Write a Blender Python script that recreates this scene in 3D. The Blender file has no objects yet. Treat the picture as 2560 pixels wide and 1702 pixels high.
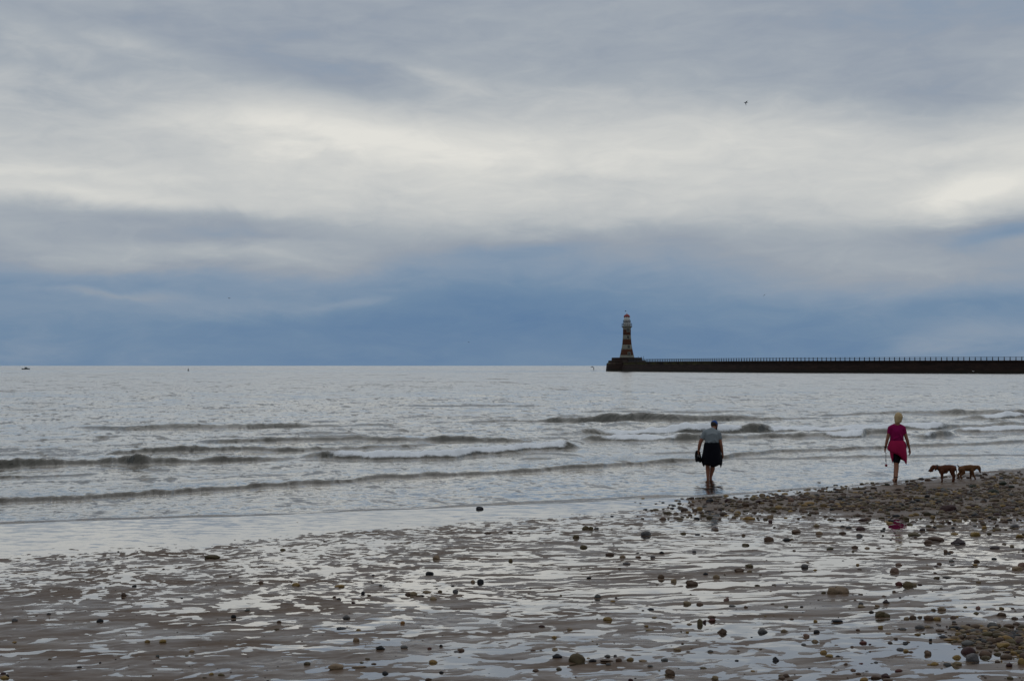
import bpy, bmesh, math, random
import numpy as np
from mathutils import Vector, Matrix

# ------------------------------------------------------------------ camera, sky, sun
S = bpy.context.scene
COL = S.collection
R = math.radians
random.seed(7)
rng = np.random.default_rng(7)

F, HY, CX, CY = 3555.0, 913.8, 1280.0, 851.0     # focal length in photo pixels, horizon row, centre
H = 2.9                                          # eye height above the sea
PITCH = math.atan((HY - CY) / F)

cam_d = bpy.data.cameras.new('camera')
cam = bpy.data.objects.new('camera', cam_d)
COL.objects.link(cam)
cam.location = (0, 0, H)
cam.rotation_euler = (R(90) + PITCH, 0, 0)
cam_d.sensor_width = 36
cam_d.lens = 36 * F / 2560
cam_d.clip_start = 0.1
cam_d.clip_end = 60000
S.camera = cam

S.view_settings.view_transform = 'Standard'
S.view_settings.look = 'None'
S.view_settings.gamma = 1
S.view_settings.exposure = 0.0
S.view_settings.use_curve_mapping = False


def lin(c):
    """sRGB 0-255 -> linear"""
    o = []
    for v in c:
        v /= 255
        o.append(v / 12.92 if v <= .04045 else ((v + .055) / 1.055) ** 2.4)
    return tuple(o)


class NT:
    """small helper for node trees"""
    def __init__(self, tree):
        self.t = tree
        tree.nodes.clear()

    def n(self, typ, ins=None, **kw):
        nd = self.t.nodes.new(typ)
        for k, v in kw.items():
            setattr(nd, k, v)
        for k, v in (ins or {}).items():
            self.put(nd, k, v)
        return nd

    def put(self, nd, k, v):
        s = nd.inputs[k]
        if isinstance(v, bpy.types.NodeSocket):
            self.t.links.new(v, s)
        elif isinstance(v, bpy.types.Node):
            self.t.links.new(v.outputs[0], s)
        else:
            if s.type == 'RGBA' and len(v) == 3:
                v = (*v, 1)
            s.default_value = v

    def m(self, op, a, b=None, c=None, clamp=False):
        nd = self.n('ShaderNodeMath', operation=op, use_clamp=clamp)
        for i, v in enumerate((a, b, c)):
            if v is not None:
                self.put(nd, i, v)
        return nd.outputs[0]

    def vm(self, op, a, b=None):
        nd = self.n('ShaderNodeVectorMath', operation=op)
        self.put(nd, 0, a)
        if b is not None:
            self.put(nd, 1, b)
        return nd

    def noise(self, vec, scale, detail=3, rough=.5, dist=0.0):
        nd = self.n('ShaderNodeTexNoise', {'Scale': scale, 'Detail': detail, 'Roughness': rough, 'Distortion': dist})
        if vec is not None:
            self.put(nd, 'Vector', vec)
        return nd

    def ramp(self, fac, stops, interp='LINEAR'):
        nd = self.n('ShaderNodeValToRGB')
        nd.color_ramp.interpolation = interp
        el = nd.color_ramp.elements
        while len(el) < len(stops):
            el.new(0.5)
        for e, (p, c) in zip(el, stops):
            e.position = p
            e.color = (*c, 1) if not isinstance(c, (int, float)) else (c, c, c, 1)
        self.put(nd, 0, fac)
        return nd.outputs[0]

    def mixc(self, f, a, b):
        nd = self.n('ShaderNodeMix', data_type='RGBA')
        self.put(nd, 0, f)
        self.put(nd, 6, a)
        self.put(nd, 7, b)
        return nd.outputs[2]

    def mixs(self, f, a, b):
        nd = self.n('ShaderNodeMixShader')
        self.put(nd, 0, f)
        self.put(nd, 1, a)
        self.put(nd, 2, b)
        return nd.outputs[0]


SUN_EL, SUN_AZ = R(66), R(8)        # azimuth from +Y, positive to the right

w = bpy.data.worlds.new('World')
S.world = w
w.use_nodes = True
k = NT(w.node_tree)
tc = k.n('ShaderNodeTexCoord')
d = tc.outputs['Generated']
sep = k.n('ShaderNodeSeparateXYZ', {0: d})
U = k.m('MULTIPLY', k.m('ARCTAN2', sep.outputs[0], sep.outputs[1]), 57.2958)
V = k.m('MULTIPLY', k.m('ARCSINE', sep.outputs[2]), 57.2958)
nv = k.vm('MULTIPLY', d, (4.2, 4.2, 13.0)).outputs[0]
rot = k.n('ShaderNodeMapping', {'Vector': nv, 'Rotation': (0, R(9), 0)})
nz1 = k.noise(rot, 1.0, 6, .5, .4)
nz2 = k.noise(k.vm('ADD', rot.outputs[0], (7.3, 2.1, 4.4)).outputs[0], 2.3, 6, .55, .5)
a1 = k.m('SUBTRACT', nz1.outputs[0], .5)
a2 = k.m('SUBTRACT', nz2.outputs[0], .5)
Vw = k.m('ADD', V, k.m('MULTIPLY', a1, 1.7))
base = k.ramp(k.m('DIVIDE', k.m('ADD', Vw, 2.0), 24.0, clamp=True),
              [((v + 2) / 24, t) for v, t in ((-2, .18), (.2, .16), (1.3, .06), (2.4, .17), (3.5, .30), (4.5, .42),
                                              (5.2, .57), (6.0, .74), (7.2, .86), (8.7, .90), (9.7, .84),
                                              (10.8, .70), (12.0, .58), (13.5, .55), (15.5, .56), (22, .57))], 'B_SPLINE')
nz3 = k.noise(k.vm('MULTIPLY', rot.outputs[0], (2.2, 2.2, 2.6)).outputs[0], 2.6, 7, .6, .8)
a3 = k.m('SUBTRACT', nz3.outputs[0], .5)
t = k.m('ADD', base, k.m('ADD', k.m('MULTIPLY', a2, .25), k.m('MULTIPLY', a3, .18)))
UVv = k.n('ShaderNodeCombineXYZ', {0: U, 1: k.m('ADD', V, k.m('MULTIPLY', a2, 1.6))}).outputs[0]


def sky_patch(px, py, sx, sy, amp, tilt=0.0):
    """soft patch of thicker or thinner cloud at a direction of the sky (degrees)"""
    global t
    u = math.degrees(math.atan((px - CX) / F))
    v = math.degrees(math.atan((HY - py) / F))
    mp = k.n('ShaderNodeMapping', vector_type='POINT')
    sh = k.vm('SUBTRACT', UVv, (u, v, 0)).outputs[0]
    k.put(mp, 'Vector', sh)
    mp.inputs['Rotation'].default_value = (0, 0, R(-tilt))
    q = k.vm('MULTIPLY', mp.outputs[0], (1 / sx, 1 / sy, 0)).outputs[0]
    dd = k.vm('DOT_PRODUCT', q, q).outputs[1]
    g = k.m('POWER', 2.71828, k.m('MULTIPLY', dd, -1.0))
    t = k.m('MULTIPLY_ADD', g, amp, t)


for P in ((740, 320, 4.2, .95, .16, -4), (1130, 370, 5, .9, .10, -4), (880, 205, 3.6, .8, -.11, -12),
          (480, 120, 5.0, .7, -.08, -11), (60, 130, 2.6, .6, .10, -20), (330, 130, 2.6, .6, .10, -12), (1075, 185, 2.0, .3, .09, -14),
          (60, 350, 8, 1.5, -.17, 0), (280, 500, 5, .30, .12, -3), (60, 445, 5, .25, .10, -2), (300, 545, 8, .45, -.13, 0), (560, 585, 4, .40, -.14, 0),
          (2440, 500, 2.6, .55, .22, 10), (2540, 590, 3.0, .40, -.30, 5), (2480, 400, 3.0, .5, .08, 0), (2350, 300, 5, 1.6, -.20, 0),
          (2400, 60, 6, 2, -.10, 0), (150, 715, 6, .5, -.05, 0), (270, 742, 3.0, .22, .15, -3), (760, 770, 5, .30, .08, 2), (900, 752, 1.4, .18, .10, 6),
          (150, 800, 6, .9, .13, 0), (60, 870, 5, .8, .10, 0), (2450, 850, 4, .7, .30, 2), (2200, 720, 7, .9, .13, 0), (700, 650, 9, .7, .15, 2),
          (1150, 640, 5, .5, -.10, 0), (1250, 770, 6, 1.1, -.08, 0), (300, 640, 8, .7, .16, 0), (500, 760, 7, .8, .07, 0), (2000, 640, 5, .6, .12, 0), (2300, 680, 5, .6, .12, 0), (1950, 790, 5, .6, .05, 0), (1500, 460, 3.5, .28, -.06, -2), (1330, 610, 2.6, .4, -.18, 4), (1700, 600, 5, .5, -.05, -4)):
    sky_patch(*P)
col = k.ramp(t, [(0.0, lin((87, 120, 157))), (.2, lin((107, 134, 163))), (.35, lin((128, 147, 169))), (.5, lin((148, 157, 169))),
                 (.62, lin((164, 171, 178))), (.75, lin((188, 191, 192))), (.9, lin((210, 210, 206))), (1.0, lin((226, 224, 217)))])
sky = k.n('ShaderNodeTexSky', sky_type='NISHITA', sun_disc=False, sun_elevation=SUN_EL, sun_rotation=SUN_AZ)
cl = k.vm('SCALE', col)
cl.inputs[3].default_value = 10.0
bgc = k.mixc(.96, sky.outputs[0], cl.outputs[0])
bg = k.n('ShaderNodeBackground', {0: bgc, 1: 0.1})
wo = k.n('ShaderNodeOutputWorld', {0: bg})

sun_d = bpy.data.lights.new('sun', 'SUN')
sun_d.energy = 0.5
sun_d.angle = R(80)
sun_d.color = (1, .96, .9)
sun = bpy.data.objects.new('sun', sun_d)
COL.objects.link(sun)
sdir = Vector((math.sin(SUN_AZ) * math.cos(SUN_EL), math.cos(SUN_AZ) * math.cos(SUN_EL), math.sin(SUN_EL)))
sun.rotation_euler = sdir.to_track_quat('Z', 'Y').to_euler()


# ------------------------------------------------------------------ general helpers
def tag(o, label=None, cat=None, group=None, kind=None):
    if label: o['label'] = label
    if cat: o['category'] = cat
    if group: o['group'] = group
    if kind: o['kind'] = kind
    return o


def empty(name, loc, label=None, cat=None, group=None, rz=0.0):
    o = bpy.data.objects.new(name, None)
    COL.objects.link(o)
    o.location = loc
    o.rotation_euler = (0, 0, rz)
    o.empty_display_size = .2
    return tag(o, label, cat, group)


def link(name, me, mat=None, parent=None, smooth=True):
    o = bpy.data.objects.new(name, me)
    COL.objects.link(o)
    if mat is not None and not me.materials:
        me.materials.append(mat)
    if parent is not None:
        o.parent = parent
    if smooth and len(me.polygons):
        me.polygons.foreach_set('use_smooth', np.ones(len(me.polygons), bool))
    return o


def bm_obj(name, bm, mat=None, parent=None, smooth=True):
    me = bpy.data.meshes.new(name)
    bm.normal_update()
    bm.to_mesh(me)
    bm.free()
    return link(name, me, mat, parent, smooth)


def grid_obj(name, X, Y, Z, mat, attrs=None):
    r, c = X.shape
    me = bpy.data.meshes.new(name)
    co = np.stack([X, Y, Z], -1).reshape(-1, 3).astype(np.float32)
    i = np.arange((r - 1) * (c - 1))
    a = (i // (c - 1)) * c + i % (c - 1)
    q = np.stack([a, a + 1, a + c + 1, a + c], -1).astype(np.int32)
    me.vertices.add(r * c)
    me.vertices.foreach_set('co', co.ravel())
    nq = len(q)
    me.loops.add(nq * 4)
    me.loops.foreach_set('vertex_index', q.ravel())
    me.polygons.add(nq)
    me.polygons.foreach_set('loop_start', np.arange(nq, dtype=np.int32) * 4)
    for nm, arr in (attrs or {}).items():
        at = me.attributes.new(nm, 'FLOAT', 'POINT')
        at.data.foreach_set('value', np.ascontiguousarray(arr, np.float32).ravel())
    me.update()
    return link(name, me, mat)


def mat(name):
    m = bpy.data.materials.new(name)
    m.use_nodes = True
    return m, NT(m.node_tree)


def simple(name, colr, rough=.7, spec=.3, var=.25, scale=8.0, bump=0.0, metal=0.0, stretch=None):
    """principled with a little procedural colour variation"""
    m, q = mat(name)
    tcn = q.n('ShaderNodeTexCoord')
    vec = tcn.outputs['Object'] if not stretch else q.vm('MULTIPLY', tcn.outputs['Object'], stretch).outputs[0]
    nz = q.noise(vec, scale, 4, .6)
    f = q.m('MULTIPLY_ADD', q.m('SUBTRACT', nz.outputs[0], .5), 2 * var, 1.0)
    cc = q.vm('SCALE', colr)
    q.put(cc, 3, f)
    b = q.n('ShaderNodeBsdfPrincipled', {'Base Color': cc.outputs[0], 'Roughness': rough, 'Specular IOR Level': spec, 'Metallic': metal})
    if bump:
        bp = q.n('ShaderNodeBump', {'Strength': .6, 'Distance': bump, 'Height': nz.outputs[0]})
        q.put(b, 'Normal', bp.outputs[0])
    q.n('ShaderNodeOutputMaterial', {0: b})
    return m


# --- numpy gradient noise
def _h(ix, iy, s):
    n = (ix.astype(np.int64) * 374761393 + iy.astype(np.int64) * 668265263 + s * 974711) & 0xffffffff
    n = ((n ^ (n >> 13)) * 1274126177) & 0xffffffff
    return ((n ^ (n >> 16)) & 0xffff) / 65535.0 * 2 * np.pi


def pn(x, y, s=0):
    x0, y0 = np.floor(x), np.floor(y)
    fx, fy = x - x0, y - y0
    ux, uy = fx * fx * fx * (fx * (fx * 6 - 15) + 10), fy * fy * fy * (fy * (fy * 6 - 15) + 10)
    def g(a, b):
        an = _h(x0 + a, y0 + b, s)
        return np.cos(an) * (fx - a) + np.sin(an) * (fy - b)
    return 1.5 * ((g(0, 0) * (1 - ux) + g(1, 0) * ux) * (1 - uy) + (g(0, 1) * (1 - ux) + g(1, 1) * ux) * uy)


def fbm(x, y, o=4, s=0, gain=.5):
    r, a = 0, 1.0
    for i in range(o):
        r = r + a * pn(x, y, s + i * 17)
        x, y, a = x * 2.03 + 11.3, y * 2.03 - 5.7, a * gain
    return r


def sst(a, b, x):
    q = np.clip((x - a) / (b - a), 0, 1)
    return q * q * (3 - 2 * q)


# ------------------------------------------------------------------ the lie of the land
SHX = np.array([-300, -100, -40, -20, -9.4, -5, -.7, 4.4, 8.95, 14.4, 22, 60, 300, 3000.])
SHY = np.array([-60, -10, 14, 21.6, 26.0, 27.6, 29.4, 31.6, 34.8, 40, 49, 95, 320, 2000.])


def shore_y(x):
    b = np.interp(x, SHX, SHY)
    return b + .22 * pn(x * .45, x * 0 + 3.3, 5) + .07 * pn(x * 1.7, x * 0 + 9.1, 6)


def shore_s(x, y):
    return (shore_y(x) - y) * .86


def bank_w(x, y):
    """weight of the shingle bank on the right"""
    yc = np.interp(x, [3, 6, 10, 16, 30], [29.7, 29.6, 31.2, 33, 40])
    wd = np.interp(x, [3, 6, 10, 16], [.6, 2.1, 5.0, 7.0])
    g = np.exp(-((y - yc) / wd) ** 2) * sst(3, 7, x)
    yc2, g2 = 15.4, 0
    g2 = np.exp(-((y - (14.15 + .05 * (x - 5))) / .62) ** 2) * sst(4.2, 4.85, x)
    return np.clip(g, 0, 1), g2


def beach_smooth(x, y):
    s = shore_s(x, y)
    z = np.where(s > 0, .012 * np.minimum(s, 28) + .03 * np.maximum(s - 28, 0) * (s < 80) + 1.56 * (s >= 80), .022 * np.maximum(s, -60) + .05 * np.minimum(s + 60, 0))
    z = np.maximum(z, -12)
    g, g2 = bank_w(x, y)
    return z + .07 * g + .03 * g2


def sand_relief(x, y):
    right = sst(-2, 5, x) * sst(26, 17, y)
    near = sst(19, 14.5, y)
    el = np.maximum(right * .8, near * .7)
    sx = 1 + 1.3 * el                                   # ridges run longer along the beach there
    xr, yr = x * .97 + y * .25, y * .97 - x * .25
    wx = xr + .12 * fbm(xr * 2, yr * 2, 2, 40)
    wy = yr + .12 * fbm(xr * 2 + 9, yr * 2, 2, 44)
    big = fbm(wx / (.55 * sx), wy / .55, 3, 1)
    mid = fbm(wx / (.19 * sx), wy / .20, 3, 60)
    fine = np.abs(pn(wx / (.16 * sx), wy / .10, 90))
    det = fbm(wx / (.085 * sx), wy / .085, 2, 70)
    return .0056 * big + .0080 * mid + .0062 * det * (1 - .45 * el) + .005 * (.35 - fine) * (1 - .4 * el)


def film_offset(x, y):
    s = shore_s(x, y)
    wdt = np.interp(x, [-9, -5, 0, 4, 8], [4.4, 3.3, 1.7, .7, .3])
    o = .020 * sst(wdt + 1.6, wdt - .9, s)
    o = o + .0035 * fbm(x / 2.2, y / 1.8, 3, 200) + .0002
    o = o - .0035 * sst(20, 15, y) * sst(2, -5, x)
    g, g2 = bank_w(x, y)
    o = o + .009 * np.exp(-((x - 6.7) / .40) ** 2 - ((y - 24.8) / .6) ** 2)
    return o - .030 * g ** 1.4 - .03 * g2 - .030 * np.exp(-((x - 4.25) / .5) ** 2 - ((y - 30.2) / 1.3) ** 2)


def film_z(x, y):
    sf = shore_s(x, y)
    return beach_smooth(x, y) + film_offset(x, y) - .25 * sst(.3, -1.5, sf)


def ground(x, y):
    x, y = np.asarray(x, float), np.asarray(y, float)
    return beach_smooth(x, y) + sand_relief(x, y)


LUTX, LUTY = np.arange(-40, 60.1, .25), np.arange(6, 90.1, .25)
_gx, _gy = np.meshgrid(LUTX, LUTY)
LUT = beach_smooth(_gx, _gy)


def bs(x, y):
    """quick smooth beach height at one point"""
    i, j = (x + 40) * 4, (y - 6) * 4
    i, j = min(max(i, 0), LUT.shape[1] - 2.001), min(max(j, 0), LUT.shape[0] - 2.001)
    a, b = int(i), int(j)
    u, v = i - a, j - b
    return (LUT[b, a] * (1 - u) + LUT[b, a + 1] * u) * (1 - v) + (LUT[b + 1, a] * (1 - u) + LUT[b + 1, a + 1] * u) * v


def at(px, py, zfun=True):
    """photo pixel -> point on the ground"""
    dx, dz = (px - CX) / F, -(py - CY) / F
    c_, s_ = math.cos(PITCH), math.sin(PITCH)
    dy, dz = c_ - s_ * dz, s_ + c_ * dz
    z = 0.0
    for _ in range(5):
        tt = (z - H) / dz
        x, y = dx * tt, dy * tt
        z = max(bs(x, y), 0.0) if zfun else 0.0
    return x, y, z


# ------------------------------------------------------------------ sand and the water film on it
def make_sand():
    m, q = mat('wet_sand')
    sh = q.n('ShaderNodeAttribute', attribute_name='sheen').outputs['Fac']
    geo = q.n('ShaderNodeNewGeometry')
    p = geo.outputs['Position']
    n1 = q.noise(p, 1.1, 5, .6)
    n2 = q.noise(p, 14, 4, .7)
    n3 = q.noise(p, 160, 2, .6)
    c1 = q.ramp(n1.outputs[0], [(.3, (.082, .050, .030)), (.7, (.132, .088, .056))])
    c2 = q.mixc(q.m('MULTIPLY', n2.outputs[0], .5), c1, (.058, .039, .027))
    c3 = q.mixc(q.m('MULTIPLY', q.m('GREATER_THAN', n3.outputs[0], .66), .5), c2, (.028, .024, .02))
    wet = q.ramp(q.noise(q.vm('MULTIPLY', p, (.5, 1.6, 1)).outputs[0], 1.3, 3, .55).outputs[0], [(.36, 0.0), (.62, 1.0)])
    wet = q.m('MULTIPLY_ADD', sh, q.m('MULTIPLY_ADD', wet, 1.6, .4), q.m('MULTIPLY', wet, .8))
    rough = q.m('MULTIPLY_ADD', wet, -.16, .52)
    bp = q.n('ShaderNodeBump', {'Strength': .35, 'Distance': .004, 'Height': n2.outputs[0]})
    b = q.n('ShaderNodeBsdfPrincipled', {'Base Color': c3, 'Roughness': rough, 'Specular IOR Level': q.m('MULTIPLY_ADD', wet, .12, .05), 'Normal': bp.outputs[0]})
    q.n('ShaderNodeOutputMaterial', {0: b})
    return m


def make_film():
    m, q = mat('water_film')
    geo = q.n('ShaderNodeNewGeometry')
    p = geo.outputs['Position']
    nz = q.noise(q.vm('MULTIPLY', p, (3, 6, 1)).outputs[0], 1.0, 3, .6)
    sl = q.vm('SUBTRACT', nz.outputs[1], (.5, .5, .5)).outputs[0]
    sl = q.vm('MULTIPLY', sl, (.035, .06, 0)).outputs[0]
    nn = q.vm('NORMALIZE', q.vm('ADD', sl, (0, 0, 1)).outputs[0]).outputs[0]
    fr0 = q.n('ShaderNodeFresnel', {'IOR': 1.45, 'Normal': nn})
    fr = q.m('MULTIPLY_ADD', fr0.outputs[0], .62, .41)
    gl = q.n('ShaderNodeBsdfGlossy', {'Color': (1, 1, 1), 'Roughness': .03, 'Normal': nn})
    tr = q.n('ShaderNodeBsdfTransparent', {'Color': (.93, .93, .92)})
    q.n('ShaderNodeOutputMaterial', {0: q.mixs(fr, tr, gl)})
    return m


def ucols(step, core, outer=(.5, .62, .8, 1.1, 1.6, 2.6, 4.5, 8.0)):
    c = np.arange(-core, core + step / 2, step)
    o = np.array([v for v in outer if v > core + .02])
    return np.concatenate([-o[::-1], c, o])


ub = ucols(.00118, .52)
ys = [11.4]
while ys[-1] < 35.0:
    ys.append(ys[-1] * 1.00245)
while ys[-1] < 60:
    ys.append(ys[-1] * 1.01)
while ys[-1] < 900:
    ys.append(ys[-1] * 1.08)
yb = np.array([-3000, -900, -300, -120, -60, -30, -15, -6, 0, 4, 7, 9, 10.3, 11.0] + ys)
Yg = np.repeat(yb[:, None], len(ub), 1)
Xg = ub[None, :] * np.maximum(np.abs(Yg), 11.4)
Zg = ground(Xg, Yg)
sheen = sst(21, 14, Yg) * (.45 + .55 * sst(-4, 3, Xg)) * sst(-.6, .5, fbm(Xg / 1.6 + Yg * .2, Yg / .7, 3, 230) + .2)
edge_wet = np.where(np.abs(Yg) < 60, sst(-.011, .0, film_z(Xg, Yg) - Zg), 0)          # saturated sand beside the pools
sheen = np.maximum(sheen, .5 * edge_wet)
beach = tag(grid_obj('beach', Xg, Yg, Zg, make_sand(), dict(sheen=sheen)), kind='structure')

uf = ucols(.012, .56)
yf = np.concatenate([[0, 5, 9], np.arange(11.4, 36, .10)])
Yf = np.repeat(yf[:, None], len(uf), 1)
Xf = uf[None, :] * np.maximum(Yf, 11.4)
Zf = film_z(Xf, Yf)
film = tag(grid_obj('tide_pools', Xf, Yf, Zf, make_film()), kind='structure')

# ------------------------------------------------------------------ the sea
# each wave: (photo x, base row, crest row, foam) along its front
WAVES = [
    dict(p=[(-200, 1186, 1166, 0), (-60, 1178, 1156, 0), (0, 1174, 1154, 0), (100, 1170, 1153, 0), (190, 1166, 1153.5, 0), (270, 1165, 1147, 0), (353, 1166, 1143, 0),
            (430, 1161, 1145, 0), (470, 1159, 1149, 0), (543, 1157, 1142, 0), (640, 1155, 1140, 0), (694, 1150, 1144, 0), (770, 1146, 1145.5, 0)]),
    dict(p=[(735, 1146, 1144, 0), (800, 1146, 1131, .1), (850, 1148, 1131, .7), (930, 1150, 1130, .9), (1000, 1149, 1129, 1), (1080, 1147, 1127, .9), (1136, 1145, 1125, .9),
            (1200, 1137, 1119, 1), (1280, 1133, 1114, 1), (1340, 1127, 1109, 1), (1400, 1124, 1104, 1), (1425, 1124, 1107, .1), (1470, 1122, 1121, 0)]),
    dict(p=[(235, 1136, 1135, 0), (300, 1136, 1126, 0), (353, 1137, 1122, 0), (515, 1133, 1120, 0), (620, 1129, 1118, 0), (700, 1129, 1119, .1), (776, 1128, 1122, .1),
            (860, 1124, 1117, .2), (940, 1122, 1116, .2), (1040, 1118, 1113, .1), (1110, 1115, 1114, 0)]),
    dict(p=[(460, 1104, 1103, 0), (550, 1109, 1100, 0), (640, 1110, 1099, 0), (740, 1109, 1100, 0), (800, 1106, 1098, 0), (900, 1104, 1096, 0), (960, 1104, 1093, 0),
            (1020, 1103, 1095, 0), (1100, 1104, 1091, 0), (1150, 1104, 1089, 0), (1230, 1105, 1093, 0), (1290, 1106, 1097, .1), (1360, 1108, 1107, 0)]),
    dict(p=[(150, 1070, 1069, 0), (250, 1073, 1067, 0), (330, 1076, 1066, 0), (420, 1074, 1065, 0), (540, 1072, 1063, 0), (620, 1070, 1058, 0), (680, 1069, 1055, 0),
            (740, 1067, 1056, 0), (790, 1066, 1059, 0), (900, 1064, 1059, 0), (1060, 1062, 1060, 0)]),
    dict(p=[(1120, 1057, 1056, 0), (1280, 1056, 1048, 0), (1400, 1057, 1042, 0), (1480, 1057, 1039, 0), (1551, 1056, 1036, 0), (1620, 1055, 1036, 0), (1687, 1055, 1038, 0),
            (1800, 1051, 1041, 0), (1920, 1050, 1041, 0), (2070, 1048, 1046, 0)]),
    dict(p=[(1980, 1042, 1041, 0), (2070, 1040, 1034, 0), (2180, 1038, 1033, 0), (2273, 1037, 1030, 0), (2350, 1037, 1027, 0), (2400, 1037, 1024, 0), (2450, 1036, 1027, 0), (2560, 1036, 1025, 0), (2760, 1034, 1024, 0)]),
    dict(p=[(2360, 1049, 1048, 0), (2420, 1050, 1041, 0), (2470, 1051, 1037, .8), (2510, 1051, 1035, 1), (2540, 1050, 1037, .8), (2580, 1049, 1042, 0), (2700, 1048, 1045, 0)]),
    dict(p=[(1430, 1083, 1082, 0), (1500, 1086, 1078, .3), (1540, 1088, 1074, .9), (1600, 1089, 1072, 1), (1680, 1089, 1068, 1), (1740, 1088, 1062, 1), (1765, 1087, 1058, .9), (1800, 1085, 1063, .8),
            (1846, 1083, 1063, .7), (1865, 1082, 1061, 0), (1895, 1082, 1061, 0), (1915, 1081, 1066, .2), (1940, 1080, 1067, .9), (2000, 1078, 1066, 1), (2100, 1078, 1066, .9), (2200, 1077, 1064, .9),
            (2270, 1074, 1061, .9), (2335, 1073, 1055, 1), (2360, 1071, 1059, .4), (2400, 1069, 1063, 0), (2463, 1067, 1061, 0), (2510, 1066, 1055, 0), (2560, 1066, 1061, 0), (2760, 1064, 1060, 0)]),
    dict(p=[(1430, 1105, 1103, 0), (1480, 1105, 1091, 0), (1505, 1105, 1089, .5), (1580, 1106, 1090, 1), (1660, 1105, 1091, 1), (1690, 1103, 1087, .5), (1710, 1103, 1086, 0), (1750, 1102, 1085, 0), (1850, 1098, 1088, 0),
            (1920, 1095, 1084, 0), (1975, 1095, 1082, 0), (2050, 1094, 1084, 0), (2075, 1096, 1083, .8), (2120, 1096, 1079, 1), (2150, 1095, 1077, 1), (2163, 1092, 1076, .1), (2216, 1091, 1077, 0), (2260, 1092, 1086, 0), (2290, 1092, 1091, 0)]),
    dict(p=[(2240, 1099, 1097, 0), (2300, 1099, 1089, .3), (2320, 1098, 1083, .8), (2340, 1096, 1079, 0), (2362, 1095, 1081, 0), (2400, 1091, 1086, .3), (2440, 1090, 1089, 0)]),
    dict(p=[(2360, 1083, 1080, 0), (2385, 1084, 1073, 0), (2410, 1084, 1074, .7), (2450, 1084, 1073, 1), (2520, 1083, 1072, .9), (2560, 1082, 1073, .7), (2760, 1078, 1072, 0)]),
    dict(p=[(-200, 1268, 1254, .1), (-60, 1258, 1245, .15), (0, 1256, 1242, .2), (190, 1251, 1239, .2), (271, 1244, 1232, .15), (461, 1233, 1222, .1), (640, 1223, 1211, .15), (803, 1213, 1202, .1), (938, 1198, 1188, .1), (1128, 1190, 1180, .15),
            (1280, 1183, 1173, .15), (1470, 1172, 1163, .1), (1660, 1160, 1151, .15), (1740, 1156, 1148, .1), (1920, 1139, 1130, .15), (2110, 1128, 1120, .15), (2327, 1117, 1110, .15), (2450, 1112, 1105, .1), (2560, 1107, 1101, .1), (2800, 1098, 1093, 0)], bore=1),
    dict(p=[(-200, 1208, 1198, 0), (-60, 1203, 1191, 0), (0, 1201, 1190, 0), (60, 1197, 1190, 0), (200, 1192, 1187, 0), (270, 1187, 1186, 0)]),
    dict(p=[(330, 1175, 1174, 0), (400, 1177, 1172, 0), (470, 1176, 1175, 0)]),
    dict(p=[(1780, 1150, 1149.5, 0), (1920, 1149, 1144, 0), (2070, 1146, 1140, 0), (2200, 1143, 1139, 0), (2400, 1141, 1137, 0), (2560, 1139, 1136, 0), (2760, 1137, 1135, 0)], bore=1),
    dict(p=[(1240, 1134, 1132, 0), (1330, 1135, 1131, 0), (1420, 1138, 1134, 0), (1480, 1139, 1138, 0)]),
    dict(p=[(1560, 1136, 1135, 0), (1650, 1135, 1132, 0), (1760, 1132, 1129, 0), (1830, 1131, 1130, 0)]),
    dict(p=[(1270, 1147, 1146, 0), (1340, 1149, 1144, 0), (1380, 1148, 1145, 0), (1430, 1146, 1145, 0)]),
    dict(p=[(640, 1089, 1088, 0), (760, 1087, 1084, 0), (880, 1085, 1083, 0), (960, 1087, 1086, 0)]),
    dict(p=[(940, 1018, 1017, 0), (1040, 1017, 1014, 0), (1180, 1015, 1011, 0), (1300, 1017, 1014, 0), (1400, 1016, 1015, 0)]),
    dict(p=[(1400, 1032, 1031, 0), (1540, 1031, 1027, 0), (1700, 1032, 1028, 0), (1900, 1031, 1028, 0), (2050, 1029, 1028, 0)]),
]

us = ucols(.00125, .47)
ys = [24.5]
while ys[-1] < 66:
    ys.append(ys[-1] * 1.0023)
while ys[-1] < 130:
    ys.append(ys[-1] * 1.0032)
while ys[-1] < 400:
    ys.append(ys[-1] * 1.0065)
while ys[-1] < 40000:
    ys.append(ys[-1] * 1.035)
yrow = np.array(ys)
Ysg = yrow[:, None] * (1 + .66 * np.clip(us, -.6, .6)[None, :] * sst(145, 68, yrow)[:, None])      # rows run along the crests
Xsg = us[None, :] * Ysg
dyr = np.gradient(yrow)[:, None]
Zs = np.zeros_like(Ysg)
foam = np.zeros_like(Ysg)
rough_w = np.zeros_like(Ysg)
ysh = shore_y(Xsg)
off = Ysg - ysh                                           # metres seaward

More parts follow.
